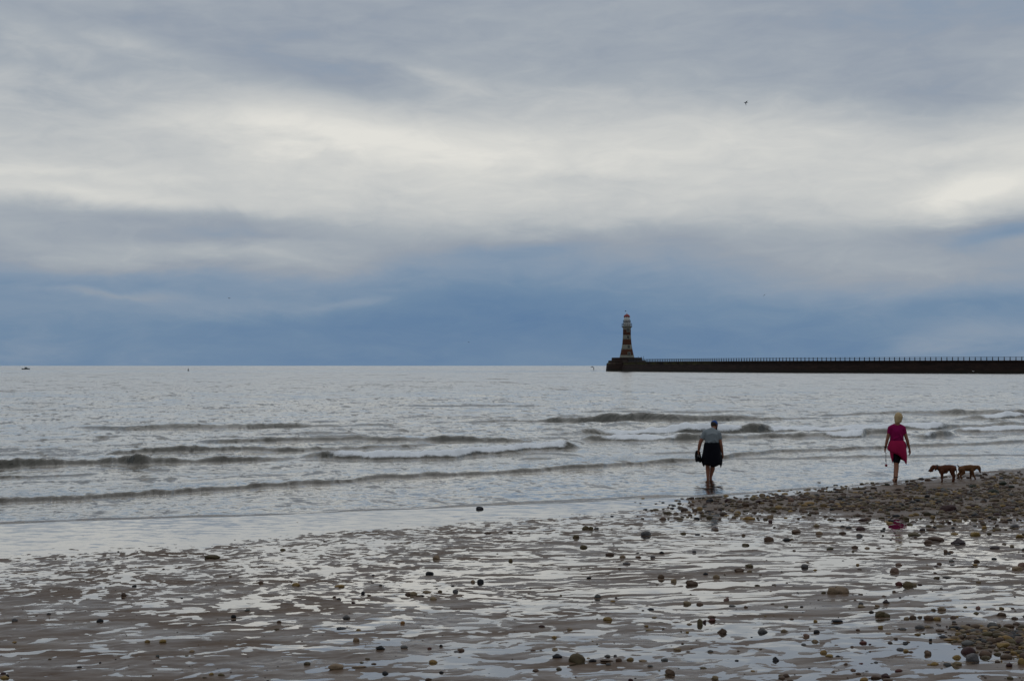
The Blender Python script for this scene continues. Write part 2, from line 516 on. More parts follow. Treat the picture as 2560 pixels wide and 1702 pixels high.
# wind ripples and chop: travelling towards the beach
rr = np.random.default_rng(3)
calm = .25 + .75 * sst(4, 16, off)
patch = .75 + .5 * fbm(Xsg / 14, Ysg / 30, 3, 300)
for lam in (.32, .38, .45, .55, .65, .8, .95, 1.15, 1.4, 1.7, 2.1, 2.6, 3.3, 4.2, 5.5, 7.5):
    vis_r = sst(2.2, 4.5, lam / (np.maximum(dyr, .0012 * yrow[:, None]) + 1e-6))
    n_r = int((vis_r.max(1) > .001).sum())
    if n_r < 3: continue
    xx, yy = Xsg[:n_r], Ysg[:n_r]
    md1 = pn(xx / (lam * 4.5), yy / (lam * 4.5) + lam * 3, 400)
    md2 = pn(xx / (lam * 3), yy / (lam * 3) + 5 * lam, 420)
    for j in range(3):
        th = math.atan2(-.78, 1) + rr.normal(0, .55)     # direction of the crests' normal
        kx, ky = math.sin(th) * 2 * np.pi / lam, math.cos(th) * 2 * np.pi / lam
        ph = rr.uniform(0, 6.28)
        amp = .0056 * lam ** .95
        mod = .55 + .9 * (md1, md2, -md1)[j]
        wv = np.sin(kx * xx + ky * yy + ph + 1.3 * (md2, -md1, -md2)[j])
        Zs[:n_r] += vis_r[:n_r] * amp * mod * (wv + .25 * wv * wv) * (calm if lam > .6 else .35 + .65 * calm)[:n_r] * patch[:n_r]

for i, W in enumerate(WAVES):
    P = np.array(W['p'], float)
    up = (P[:, 0] - CX) / F
    yb_ = H * F / (P[:, 1] - HY)
    if W.get('bore'):
        pass
    hp = np.maximum(P[:, 1] - P[:, 2], .2)
    A = hp * yb_ / F / (1 + 1.6 * H / yb_)
    n_ = len(us)
    Yc = np.interp(us, up, yb_)
    Am = np.interp(us, up, A, left=0, right=0)
    fo = np.interp(us, up, P[:, 3])
    edge = sst(up[0] - 1e-6, up[0] + .012, us) * sst(up[-1] + 1e-6, up[-1] - .012, us)
    Am = Am * edge
    Yc = Yc + .22 * pn(us * 60, us * 0 + i * 3.1, 500) + .10 * pn(us * 190, us * 0 + i * 5.1, 510) + .06 * pn(us * 420, us * 0 + i * 2.1, 512)
    Am = Am * (1 + .30 * pn(us * 70, us * 0 + i * 1.7, 520) + .16 * pn(us * 200, us * 0 + i, 530))
    frothy = fo.max() > .5
    Lf = np.maximum(Am * (1.5 if frothy else 1.05), (.0095 if frothy else .0062 if not W.get('bore') else .0046) * Yc)[None, :]
    Lb = Lf * (4.0 if frothy else 6.0 if not W.get('bore') else 16.0)
    dd = Ysg - Yc[None, :]
    tf = dd / Lf
    prof = np.where(tf < 1, sst(0, 1, tf), np.exp(-(np.maximum(dd - Lf, 0) / Lb) ** 1.25))
    trough = -.18 * np.exp(-((dd + Lf * 1.4) / (Lf * 1.6)) ** 2)
    Zs += Am[None, :] * (prof + (trough if not W.get('bore') else 0))
    if fo.max() > 0:
        lowcut = .24 + .26 * pn(us * 60, us * 0 + i * 9, 540)[None, :]
        win = sst(lowcut - .12, lowcut + .42, tf) * (sst(4.2, 1.1, tf) if not W.get('bore') else sst(14, 1.0, tf))
        foam = np.maximum(foam, fo[None, :] * win * np.minimum(1, Am[None, :] / .05))
        lump = fbm(Xsg * 2.4, Ysg * 1.5, 3, 600 + i)
        Zs += fo[None, :] * win * .045 * (lump * .8 + .15) * np.minimum(1, Am[None, :] / .12) * (0 if W.get('bore') else 1)

# thin swash edge
lip = np.where(off < .14, sst(-.06, .14, off), np.exp(-np.maximum(off - .14, 0) / 1.2))
Zs += .036 * lip * (.8 + .5 * pn(Xsg * .8, Ysg * .8, 700)) * sst(-1.2, -.2, off)
Zs = np.where(off < -.12, Zs - .4 * sst(-.12, -2.0, off) - .004, Zs)
depth = Zs - beach_smooth(Xsg, Ysg)
rough_w = sst(150, 170, Ysg + 10 * fbm(Xsg / 60, Ysg / 40, 2, 800)) * (.75 + .5 * fbm(Xsg / 50, Ysg / 120, 3, 810)) + .35 * sst(20, 60, Ysg) * (.5 + .9 * fbm(Xsg / 9, Ysg / 14, 3, 820))
# smooth slicks between ruffled belts of open water
rough_w = np.clip(rough_w * (1 - .75 * sst(560, 640, Ysg) * sst(960, 800, Ysg)) * (1 - .5 * sst(1500, 2600, Ysg)), 0, 1.4)


def make_sea():
    m, q = mat('sea_water')
    geo = q.n('ShaderNodeNewGeometry')
    p = geo.outputs['Position']
    fo = q.n('ShaderNodeAttribute', attribute_name='foam').outputs['Fac']
    de = q.n('ShaderNodeAttribute', attribute_name='depth').outputs['Fac']
    ro = q.n('ShaderNodeAttribute', attribute_name='ruffle').outputs['Fac']
    # capillary ripples as slopes, several sizes
    s1 = q.vm('SUBTRACT', q.noise(q.vm('MULTIPLY', p, (4.0, 7, 5)).outputs[0], 1.0, 4, .75).outputs[1], (.5, .5, .5)).outputs[0]
    s2 = q.vm('SUBTRACT', q.noise(q.vm('MULTIPLY', p, (1.7, .8, 1)).outputs[0], 1.0, 4, .6).outputs[1], (.5, .5, .5)).outputs[0]
    sc = q.vm('SCALE', s1)
    q.put(sc, 3, q.m('MULTIPLY_ADD', ro, .75, .40))
    sc2 = q.vm('SCALE', s2)
    q.put(sc2, 3, q.m('MULTIPLY_ADD', ro, .45, .14))
    # wavelets: short crests whose steeper side faces the beach
    dash = None
    pr = q.n('ShaderNodeMapping', {'Vector': p, 'Rotation': (0, 0, R(-14))}).outputs[0]
    for (fx, fy), th_, kk, wgt in (((3.4, 1.5), .565, 2.6, None), ((1.1, .42), .57, 2.4, None), ((.33, .10), .565, 2.2, ro), ((.10, .022), .57, 2.0, ro)):
        nzz = q.noise(q.vm('MULTIPLY', pr, (fx, fy, 1)).outputs[0], 1.0, 4, .62, .2).outputs[0]
        v_ = q.m('MULTIPLY', q.m('MAXIMUM', q.m('SUBTRACT', nzz, th_), 0.0), kk)
        if wgt is not None:
            v_ = q.m('MULTIPLY', v_, wgt)
        dash = v_ if dash is None else q.m('ADD', dash, v_)
    dv = q.vm('SCALE', (.42, -.88, 0))
    dash = q.m('MULTIPLY', dash, q.ramp(q.m('DIVIDE', de, .4, clamp=True), [(.1, .45), (1, 1.0)]))
    q.put(dv, 3, dash)
    sl = q.vm('MULTIPLY', q.vm('ADD', sc.outputs[0], sc2.outputs[0]).outputs[0], (.8, 1, 0)).outputs[0]
    sl = q.vm('ADD', sl, dv.outputs[0]).outputs[0]
    nn = q.vm('NORMALIZE', q.vm('ADD', sl, geo.outputs['Normal']).outputs[0]).outputs[0]
    fr = q.m('MINIMUM', q.m('MULTIPLY', q.n('ShaderNodeFresnel', {'IOR': 1.38, 'Normal': nn}).outputs[0], 1.47), .96)
    gl = q.n('ShaderNodeBsdfGlossy', {'Color': (1, .985, .955), 'Roughness': q.m('MULTIPLY_ADD', ro, .08, .11), 'Normal': nn})
    deep = q.ramp(q.m('DIVIDE', de, 1.6, clamp=True), [(0, (.030, .023, .014)), (.35, (.018, .019, .012)), (1, (.010, .017, .016))])
    body = q.n('ShaderNodeBsdfDiffuse', {'Color': deep})
    trn = q.n('ShaderNodeBsdfTransparent', {'Color': (.80, .78, .72)})
    body2 = q.mixs(q.ramp(q.m('DIVIDE', de, .14, clamp=True), [(0, 0.0), (1, 1.0)]), trn, body)
    water = q.mixs(fr, body2, gl)
    fn = q.noise(q.vm('MULTIPLY', p, (.9, 2.6, 6.0)).outputs[0], 3.0, 8, .78, .6)
    fm = q.m('MULTIPLY', q.m('SUBTRACT', q.m('MULTIPLY_ADD', fo, 1.05, fn.outputs[0]), .86), 3.0, clamp=True)
    fbp = q.n('ShaderNodeBump', {'Strength': .8, 'Distance': .05, 'Height': fn.outputs[0]})
    fd = q.n('ShaderNodeBsdfDiffuse', {'Color': (.84, .86, .88), 'Normal': fbp.outputs[0]})
    q.n('ShaderNodeOutputMaterial', {0: q.mixs(fm, water, fd)})
    return m


sea = tag(grid_obj('sea', Xsg, Ysg, Zs, make_sea(), dict(foam=foam, depth=depth, ruffle=rough_w)), kind='structure')


# ------------------------------------------------------------------ mesh tools for built things
def add_box(bm, c, s, rz=0.0):
    mtx = Matrix.Translation(c) @ Matrix.Rotation(rz, 4, 'Z') @ Matrix.Diagonal((*s, 1))
    return bmesh.ops.create_cube(bm, size=1, matrix=mtx)['verts']


def add_lathe(bm, prof, n=32, c=(0, 0, 0), a0=0.0, caps=True):
    rings = []
    for r, z in prof:
        rings.append([bm.verts.new((c[0] + r * math.cos(a0 + 2 * math.pi * i / n), c[1] + r * math.sin(a0 + 2 * math.pi * i / n), c[2] + z)) for i in range(n)])
    for a, b in zip(rings, rings[1:]):
        for i in range(n):
            bm.faces.new((a[i], a[(i + 1) % n], b[(i + 1) % n], b[i]))
    if caps:
        bm.faces.new(rings[0][::-1])
        bm.faces.new(rings[-1])


def add_tube(bm, pts, r, n=6):
    pts = [Vector(p) for p in pts]
    rings = []
    for i, p in enumerate(pts):
        tdir = (pts[min(i + 1, len(pts) - 1)] - pts[max(i - 1, 0)]).normalized()
        a = tdir.orthogonal().normalized() if i == 0 else (rings_a - tdir * rings_a.dot(tdir)).normalized()
        rings_a = a
        b = tdir.cross(a)
        rad = r[i] if isinstance(r, (list, tuple)) else r
        rings.append([bm.verts.new(p + rad * (a * math.cos(2 * math.pi * j / n) + b * math.sin(2 * math.pi * j / n))) for j in range(n)])
    for a, b in zip(rings, rings[1:]):
        for j in range(n):
            bm.faces.new((a[j], a[(j + 1) % n], b[(j + 1) % n], b[j]))
    bm.faces.new(rings[0][::-1])
    bm.faces.new(rings[-1])


def hull_prim(bm, balls, sub=2):
    """convex hull of a few balls (centre, radius or (rx,ry,rz))"""
    tb = bmesh.new()
    for c, r in balls:
        rad = (r, r, r) if not isinstance(r, (tuple, list)) else r
        bmesh.ops.create_icosphere(tb, subdivisions=sub, radius=1, matrix=Matrix.Translation(c) @ Matrix.Diagonal((*rad, 1)))
    res = bmesh.ops.convex_hull(tb, input=tb.verts[:])
    junk = [v for v in tb.verts if not v.link_faces]
    bmesh.ops.delete(tb, geom=junk, context='VERTS')
    tmp = bpy.data.meshes.new('tmp')
    tb.to_mesh(tmp)
    tb.free()
    bm.from_mesh(tmp)
    bpy.data.meshes.remove(tmp)


def fuse(name, prims, voxel, material, parent, smooth=5, cut=None):
    """one continuous skin over a set of tapered limbs"""
    bm = bmesh.new()
    for pr in prims:
        hull_prim(bm, pr)
    me = bpy.data.meshes.new(name)
    bm.to_mesh(me)
    bm.free()
    o = bpy.data.objects.new(name, me)
    COL.objects.link(o)
    md = o.modifiers.new('r', 'REMESH')
    md.mode = 'VOXEL'
    md.voxel_size = voxel
    sm = o.modifiers.new('s', 'SMOOTH')
    sm.iterations = smooth
    sm.factor = .5
    dg = bpy.context.evaluated_depsgraph_get()
    dg.update()
    me2 = bpy.data.meshes.new_from_object(o.evaluated_get(dg))
    o.modifiers.clear()
    o.data = me2
    bpy.data.meshes.remove(me)
    me2.name = name
    if cut:
        b2 = bmesh.new()
        b2.from_mesh(me2)
        for co, no in cut:
            bmesh.ops.bisect_plane(b2, geom=b2.verts[:] + b2.edges[:] + b2.faces[:], plane_co=co, plane_no=no, clear_outer=True)
        b2.to_mesh(me2)
        b2.free()
    me2.materials.clear()
    me2.materials.append(material)
    me2.polygons.foreach_set('use_smooth', np.ones(len(me2.polygons), bool))
    if parent:
        o.parent = parent
    return o


# ------------------------------------------------------------------ pier and lighthouse
def make_pier_stone():
    m, q = mat('pier_stone')
    geo = q.n('ShaderNodeNewGeometry')
    p = geo.outputs['Position']
    sp = q.n('ShaderNodeSeparateXYZ', {0: p})
    nz = q.noise(q.vm('MULTIPLY', p, (.25, .25, 1.3)).outputs[0], 1.0, 5, .65)
    c1 = q.ramp(nz.outputs[0], [(.3, (.015, .010, .008)), (.55, (.032, .018, .014)), (.8, (.052, .032, .022))])
    zz = q.m('ADD', sp.outputs[2], q.m('MULTIPLY', q.m('SUBTRACT', nz.outputs[0], .5), 1.2))
    weed = q.ramp(q.m('DIVIDE', zz, 6.0, clamp=True), [(0.0, 1.0), (.16, .7), (.22, 0.0)])
    c2 = q.mixc(weed, c1, (.020, .018, .012))
    # yellow green lichen below the coping of the outer end
    g1 = q.ramp(q.m('DIVIDE', zz, 6.0, clamp=True), [(.55, 0.0), (.62, 1.0), (.72, 1.0), (.78, 0.0)])
    g2 = q.m('MULTIPLY', q.ramp(q.m('DIVIDE', sp.outputs[0], 100.0, clamp=True), [(.83, 1.0), (.90, 0.0)]), q.ramp(q.noise(p, .16, 3).outputs[0], [(.40, 0.0), (.55, 1.0)]))
    c3 = q.mixc(q.m('MULTIPLY', q.m('MULTIPLY', g1, g2), .8), c2, (.085, .080, .028))
    # block courses
    br = q.n('ShaderNodeTexBrick', {'Scale': 1.0, 'Mortar Size': .03, 'Color1': (1, 1, 1), 'Color2': (.8, .8, .8), 'Mortar': (.45, .45, .45), 'Brick Width': 2.0, 'Row Height': .8})
    q.put(br, 'Vector', q.n('ShaderNodeCombineXYZ', {0: q.m('ADD', sp.outputs[0], sp.outputs[1]), 1: sp.outputs[2]}).outputs[0])
    cc = q.n('ShaderNodeMix', data_type='RGBA', blend_type='MULTIPLY')
    q.put(cc, 0, .6)
    q.put(cc, 6, c3)
    q.put(cc, 7, br.outputs[0])
    b = q.n('ShaderNodeBsdfPrincipled', {'Base Color': cc.outputs[2], 'Roughness': .85, 'Specular IOR Level': .2})
    q.n('ShaderNodeOutputMaterial', {0: b})
    return m


M_PIER = make_pier_stone()
M_RAIL = simple('dark_iron', (.016, .018, .022), .6)
M_RED = simple('red_granite', (.074, .028, .015), .8, .2, .35, 1.2)
M_WHITE = simple('grey_granite', (.20, .192, .158), .8, .2, .25, 1.2)
M_PAINT = simple('white_paint', (.64, .64, .61), .5, .4, .12, 1.5)
M_DOME = simple('red_dome_paint', (.19, .012, .012), .45, .4, .15, 1.0)
M_GLASS = simple('dark_glass', (.010, .011, .012), .5, .2, .1, 1.0)
M_LGLASS = simple('lantern_glass', (.60, .60, .56), .3, .4, .1, 1.0)

LX, LY = 59.4, 735.0
PATH = [(59.4, 735), (68, 702), (81, 660), (99, 610), (121, 568), (151, 540), (186, 517), (260, 482), (400, 440), (700, 380)]


def resample(pts, step):
    P = np.array(pts, float)
    # Catmull-Rom through the points
    out = []
    Q = np.vstack([2 * P[0] - P[1], P, 2 * P[-1] - P[-2]])
    for i in range(1, len(Q) - 2):
        for tt in np.linspace(0, 1, 40, endpoint=False):
            a, b, c, e = Q[i - 1], Q[i], Q[i + 1], Q[i + 2]
            out.append(.5 * (2 * b + (c - a) * tt + (2 * a - 5 * b + 4 * c - e) * tt ** 2 + (3 * b - a - 3 * c + e) * tt ** 3))
    out = np.array(out)
    L = np.concatenate([[0], np.cumsum(np.linalg.norm(np.diff(out, axis=0), axis=1))])
    s = np.arange(0, L[-1], step)
    return np.stack([np.interp(s, L, out[:, 0]), np.interp(s, L, out[:, 1])], 1)


pier = empty('pier', (0, 0, 0), 'long dark stone pier with a rounded end below the lighthouse', 'pier')
cl_ = resample(PATH, 4.0)


def sweep(bm, path, prof):
    """prof: closed list of (offset to the beach side, z)"""
    rings = []
    for i, p in enumerate(path):
        tg = path[min(i + 1, len(path) - 1)] - path[max(i - 1, 0)]
        tg = tg / np.linalg.norm(tg)
        nrm = np.array([-tg[1], tg[0]])
        if nrm[1] > 0:
            nrm = -nrm
        rings.append([bm.verts.new((p[0] + nrm[0] * o_, p[1] + nrm[1] * o_, z)) for o_, z in prof])
    m_ = len(prof)
    for a, b in zip(rings, rings[1:]):
        for j in range(m_):
            bm.faces.new((a[j], a[(j + 1) % m_], b[(j + 1) % m_], b[j]))
    bm.faces.new(rings[0])
    bm.faces.new(rings[-1][::-1])
    bmesh.ops.recalc_face_normals(bm, faces=bm.faces[:])


bm = bmesh.new()
sweep(bm, cl_, [(-6, -4), (-6, 4.3), (5.2, 4.3), (5.4, 2.6), (5.75, 2.45), (6.3, -4)])
bm_obj('pier_wall', bm, M_PIER, pier, False)
bm = bmesh.new()
sweep(bm, cl_, [(4.0, 4.302), (4.0, 4.85), (5.75, 4.85), (5.75, 4.30), (5.25, 4.15), (5.25, 4.302)])
bm_obj('coping', bm, M_PIER, pier, False)
bm = bmesh.new()
add_lathe(bm, [(11.3, -4), (10.55, 3.9), (9.9, 4.45), (9.6, 4.46)], 40, (LX, LY, 0))
bm_obj('roundhead', bm, M_PIER, pier, False)
bm = bmesh.new()
add_lathe(bm, [(9.7, 4.40), (9.7, 5.35), (9.3, 5.55), (8.1, 5.56)], 40, (LX, LY, 0))
bm_obj('parapet', bm, M_PIER, pier, False)
bm = bmesh.new()
add_lathe(bm, [(8.0, 5.5), (7.9, 6.95), (7.6, 7.05)], 40, (LX, LY, 0))
bm_obj('upper_platform', bm, M_PIER, pier, False)

# end wall and three thin posts near the tower
rail = empty('railing', (0, 0, 0), 'dark iron railing with close posts along the top of the pier', 'railing')
pp = resample(PATH, 2.0)
off_pts = []
for i, p in enumerate(pp):
    tg = pp[min(i + 1, len(pp) - 1)] - pp[max(i - 1, 0)]
    tg = tg / np.linalg.norm(tg)
    nrm = np.array([-tg[1], tg[0]])
    if nrm[1] > 0: nrm = -nrm
    off_pts.append((p[0] + nrm[0] * 5.0, p[1] + nrm[1] * 5.0))
post_me = None
first, last = 8, 175
for i in range(first, min(last, len(off_pts))):
    if post_me is None:
        bm = bmesh.new()
        add_lathe(bm, [(.22, 0), (.22, .12), (.165, .16), (.155, 1.14), (.19, 1.17), (.10, 1.28)], 8)
        o = bm_obj('post', bm, M_RAIL, rail)
        post_me = o.data
    else:
        o = bpy.data.objects.new('post', post_me)
        COL.objects.link(o)
        o.parent = rail
    o.location = (*off_pts[i], 4.851)
for zz_ in (5.42, 5.98):
    bm = bmesh.new()
    add_tube(bm, [(x, y, zz_) for x, y in off_pts[first:last]], .075, 6)
    bm_obj('rail', bm, M_RAIL, rail)

seg = resample(PATH, 1.0)
bm = bmesh.new()
wall_pts = cl_[2:7]
sweep(bm, resample(PATH, 1.5)[5:12], [(4.15, 4.853), (4.15, 6.05), (5.35, 6.05), (5.35, 4.853)])
bm_obj('end_wall', bm, M_PIER, pier, False)
for i, px in enumerate((1595.5, 1603, 1609)):
    yy = 718 - i * 3
    xx = (px - CX) / F * yy
    bm = bmesh.new()
    add_lathe(bm, [(.16, 0), (.14, .1), (.10, .15), (.085, 1.25), (.14, 1.3), (.14, 1.42), (.05, 1.5)], 8)
    o = bm_obj('mooring_post', bm, M_RAIL)
    o.location = (xx, yy, 6.05)
    tag(o, ('thin dark post on the pier end nearest the lighthouse tower', 'thin dark post in the middle of three beside the lighthouse',
            'thin dark post nearest the railing of the three by the lighthouse')[i], 'post', 'posts by the lighthouse')

lh = empty('lighthouse', (LX, LY, 7.05), 'lighthouse tower banded red and pale grey with a red dome', 'lighthouse', rz=0)
zc = lambda cy: 34.74 - .02637 * cy - 7.05
RP = [(1062, 150), (1050, 146), (1003, 134), (950, 121), (890, 110), (840, 99.5), (800, 93), (750, 88), (695, 84), (650, 81), (610, 79), (560, 78), (505, 78), (475, 78)]
rad = lambda cy: float(np.interp(cy, [a for a, _ in RP][::-1], [b for _, b in RP][::-1])) * .02637
for a, b, mt, nm in ((1060, 1003, M_WHITE, 'pale_stone_band'), (1003, 890, M_RED, 'red_stone_band'), (890, 800, M_WHITE, 'pale_stone_band'), (800, 695, M_RED, 'red_stone_band'),
                     (695, 610, M_WHITE, 'pale_stone_band'), (610, 505, M_RED, 'red_stone_band'), (505, 470, M_WHITE, 'pale_stone_band')):
    bm = bmesh.new()
    ks = np.linspace(a, b, 6)
    add_lathe(bm, [(rad(c), zc(c)) for c in ks], 40)
    bm_obj(nm, bm, mt, lh, True)
bm = bmesh.new()
add_lathe(bm, [(2.02, zc(480)), (2.3, zc(462)), (2.75, zc(448)), (2.75, zc(436)), (1.9, zc(435))], 40)
bm_obj('gallery', bm, M_WHITE, lh, False)


def round_rail(r, z0, z1, n, nm):
    bm = bmesh.new()
    for i in range(n):
        a = 2 * math.pi * i / n
        add_tube(bm, [(r * math.cos(a), r * math.sin(a), z0), (r * math.cos(a), r * math.sin(a), z1)], .05, 5)
    for z in (z1, (z0 + z1) / 2):
        add_tube(bm, [(r * math.cos(2 * math.pi * i / 32), r * math.sin(2 * math.pi * i / 32), z) for i in range(33)], .05, 5)
    return bm_obj(nm, bm, M_RAIL, lh)


round_rail(2.6, zc(436), zc(382), 16, 'gallery_railing')
bm = bmesh.new()
add_lathe(bm, [(1.9, zc(434.5)), (1.9, zc(368)), (1.95, zc(366)), (1.95, zc(363))], 32)
bm_obj('lantern_base', bm, M_PAINT, lh)
bm = bmesh.new()
add_lathe(bm, [(2.0, zc(362.5)), (2.0, zc(355)), (1.5, zc(354.5))], 32)
bm_obj('upper_gallery', bm, M_RAIL, lh, False)
round_rail(1.92, zc(355), zc(318), 14, 'upper_railing')
bm = bmesh.new()
add_lathe(bm, [(1.52, zc(354)), (1.52, zc(325)), (1.55, zc(322)), (1.55, zc(320))], 24)
bm_obj('lantern_wall', bm, M_PAINT, lh)
bm = bmesh.new()
add_lathe(bm, [(1.48, zc(319.5)), (1.48, zc(257))], 16)
lg = bm_obj('lantern_glazing', bm, M_LGLASS, lh, False)
bm = bmesh.new()
for i in range(16):
    a = 2 * math.pi * i / 16
    add_tube(bm, [(1.5 * math.cos(a), 1.5 * math.sin(a), zc(319)), (1.5 * math.cos(a), 1.5 * math.sin(a), zc(256))], .045, 5)
bm_obj('glazing_bars', bm, M_PAINT, lg)
bm = bmesh.new()
add_lathe(bm, [(1.68, zc(256.5)), (1.70, zc(248)), (1.58, zc(236)), (1.28, zc(220)), (.85, zc(207)), (.4, zc(200)), (.25, zc(199))], 32)
bm_obj('dome', bm, M_DOME, lh)
bm = bmesh.new()
add_lathe(bm, [(.26, zc(198.9)), (.33, zc(190)), (.2, zc(180)), (.06, zc(174)), (.05, zc(138))], 12)
fin = bm_obj('finial', bm, M_PAINT, lh)
bm = bmesh.new()
add_box(bm, (-.35, 0, zc(141)), (1.1, .05, .08))
add_box(bm, (-.75, 0, zc(139)), (.4, .05, .5))
bm_obj('weather_vane', bm, M_RAIL, fin, False)
for cx_, cy_, surround in ((700, 512, 1), (700, 650, 0), (708, 838, 0), (715, 978, 1)):
    r_ = rad(cy_)
    xo = (cx_ - 682) * .02637
    yo = -math.sqrt(r_ * r_ - xo * xo)
    bm = bmesh.new()
    add_box(bm, (xo, yo + .08, zc(cy_)), (1.55 if surround else 1.0, .5, 2.05 if surround else 1.6))
    fr_ = bm_obj('window', bm, M_WHITE, lh, False)
    bm = bmesh.new()
    add_box(bm, (xo, yo - .18, zc(cy_)), (.86, .06, 1.4))
    bm_obj('pane', bm, M_GLASS, fr_, False)
    bm = bmesh.new()
    add_box(bm, (xo, yo - .21, zc(cy_)), (.05, .03, 1.4))
    bm_obj('glazing_bar', bm, M_PAINT, fr_, False)

# ------------------------------------------------------------------ small things on the water and in the air
M_BOATD = simple('boat_grey_paint', (.045, .055, .055), .5, .4, .2, 2)
M_BOATW = simple('boat_cabin_paint', (.22, .25, .24), .5, .4, .2, 2)
M_BLACK = simple('black_paint', (.012, .013, .014), .6, .3, .2, 3)


def hull(L, B, D, mt, parent, nm='hull'):
    bm = bmesh.new()
    st = np.linspace(-.5, .5, 11)
    rings = []
    for s in st:
        wd = B / 2 * (1 - max(0, (s - .05) / .45) ** 2.2) * (1 - .1 * max(0, (-s - .3) / .2))
        wd = max(wd, .02)
        sh = D * (1 + .35 * max(0, s * 2) ** 2)
        rings.append([bm.verts.new((s * L, y_, z_)) for y_, z_ in ((-wd, sh), (-wd * .9, sh * .45), (-wd * .35, -.12 * D), (wd * .35, -.12 * D), (wd * .9, sh * .45), (wd, sh), (wd * .85, sh * .86), (-wd * .85, sh * .86))])
    for a, b in zip(rings, rings[1:]):
        for j in range(8):
            bm.faces.new((a[j], a[(j + 1) % 8], b[(j + 1) % 8], b[j]))
    bm.faces.new(rings[0])
    bm.faces.new(rings[-1][::-1])
    bmesh.ops.recalc_face_normals(bm, faces=bm.faces[:])
    return bm_obj(nm, bm, mt, parent, False)


yb0 = 1090.0
b0 = empty('motor_boat', ((65 - CX) / F * yb0, yb0, -.05), 'small grey motor boat with a cabin far out at the left', 'boat', rz=R(6))
hull(5.8, 2.1, .75, M_BOATD, b0)
bm = bmesh.new()
vs = add_box(bm, (.15, 0, 1.15), (2.4, 1.5, .95))
for v in vs:
    if v.co.z > 1.2: v.co.x = .1 + (v.co.x - .1) * .72
cab = bm_obj('cabin', bm, M_BOATW, b0, False)
for s in (-1, 1):
    bm = bmesh.new()
    add_box(bm, (.15, .765 * s, 1.28), (1.3, .03, .38))
    bm_obj('window', bm, M_GLASS, cab, False)
bm = bmesh.new()
add_box(bm, (-.15, 0, 1.7), (1.9, 1.6, .08))
bm_obj('roof', bm, M_BOATW, b0, False)
bm = bmesh.new()
add_tube(bm, [(-.75, 0, .7), (-.75, 0, 2.35)], .05)
bm_obj('mast', bm, M_BOATD, b0)
bm = bmesh.new()
add_box(bm, (-2.95, 0, .55), (.35, .4, .9))
bm_obj('outboard_motor', bm, M_BLACK, b0, False)

yb1 = 2600.0
b1 = empty('low_boat', ((1480.5 - CX) / F * yb1, yb1, 0), 'tiny low dark boat at the horizon above the paddle boarder', 'boat', rz=R(4))
hull(5.2, 1.7, 1.0, M_BLACK, b1)
bm = bmesh.new()
add_box(bm, (-.3, 0, 1.3), (1.3, 1.0, .9))
bm_obj('cabin', bm, M_BOATD, b1, False)

yq = 790.0
bm = bmesh.new()
add_lathe(bm, [(.25, -.3), (.48, -.05), (.5, .25), (.3, .45), (.16, .6), (.12, 1.15), (.22, 1.2), (.22, 1.35), (.05, 1.45)], 16)
by = bm_obj('buoy', bm, M_BLACK)
by.location = ((471 - CX) / F * yq, yq, 0)
tag(by, 'small black buoy floating alone far out on the left', 'buoy')

M_WET = simple('wetsuit', (.010, .012, .014), .6, .3, .2, 6)
M_BOARD = simple('paddle_board_blue', (.20, .27, .36), .4, .5, .1, 2)
yp = 800.0
xp = (1484.3 - CX) / F * yp
bd = empty('paddle_board', (xp, yp, .03), 'pale blue paddle board under the standing figure near the pier end', 'paddle board', rz=R(20))
bm = bmesh.new()
rings = []
for s in np.linspace(-1.55, 1.55, 13):
    wd = .39 * math.sqrt(max(1 - abs(s / 1.58) ** 3, .01))
    zz_ = .02 + .10 * (abs(s) / 1.55) ** 3
    rings.append([bm.verts.new((s, y_, z_)) for y_, z_ in ((-wd, zz_), (-wd, zz_ + .09), (wd, zz_ + .09), (wd, zz_))])
for a, b in zip(rings, rings[1:]):
    for j in range(4):
        bm.faces.new((a[j], a[(j + 1) % 4], b[(j + 1) % 4], b[j]))
bm.faces.new(rings[0]); bm.faces.new(rings[-1][::-1])
bmesh.ops.recalc_face_normals(bm, faces=bm.faces[:])
bm_obj('deck', bm, M_BOARD, bd, False)
bm = bmesh.new()
add_box(bm, (-1.25, 0, -.10), (.22, .02, .22))
bm_obj('fin', bm, M_BLACK, bd, False)
pb = empty('person', (xp, yp, .15), 'person in dark clothes standing on a paddle board near the pier end', 'person')
fuse('body', [[((-.14, 0, .06), .06), ((-.13, 0, .5), .08)], [((-.13, 0, .5), .085), ((-.09, 0, .9), .12)], [((.14, 0, .06), .06), ((.13, 0, .5), .08)], [((.13, 0, .5), .085), ((.09, 0, .9), .12)],
              [((0, 0, .92), (.19, .13, .13)), ((0, .02, 1.35), (.23, .14, .14))], [((0, .02, 1.45), .06), ((0, .03, 1.6), .09)], [((0, .03, 1.66), (.10, .11, .13))],
              [((-.23, .02, 1.4), .07), ((-.27, .1, 1.12), .055)], [((-.27, .1, 1.12), .055), ((-.05, .3, 1.0), .045)], [((.23, .02, 1.4), .07), ((.26, .1, 1.15), .055)], [((.26, .1, 1.15), .055), ((.05, .3, 1.3), .045)]],
     .03, M_WET, pb)
bm = bmesh.new()
add_tube(bm, [(.10, .32, 1.5), (-.16, .34, .05)], .022)
add_box(bm, (-.18, .34, -.08), (.2, .04, .38))
pd = bm_obj('paddle', bm, M_BLACK)
pd.location = (xp, yp, .15)
tag(pd, 'thin dark paddle held by the figure on the board', 'paddle')


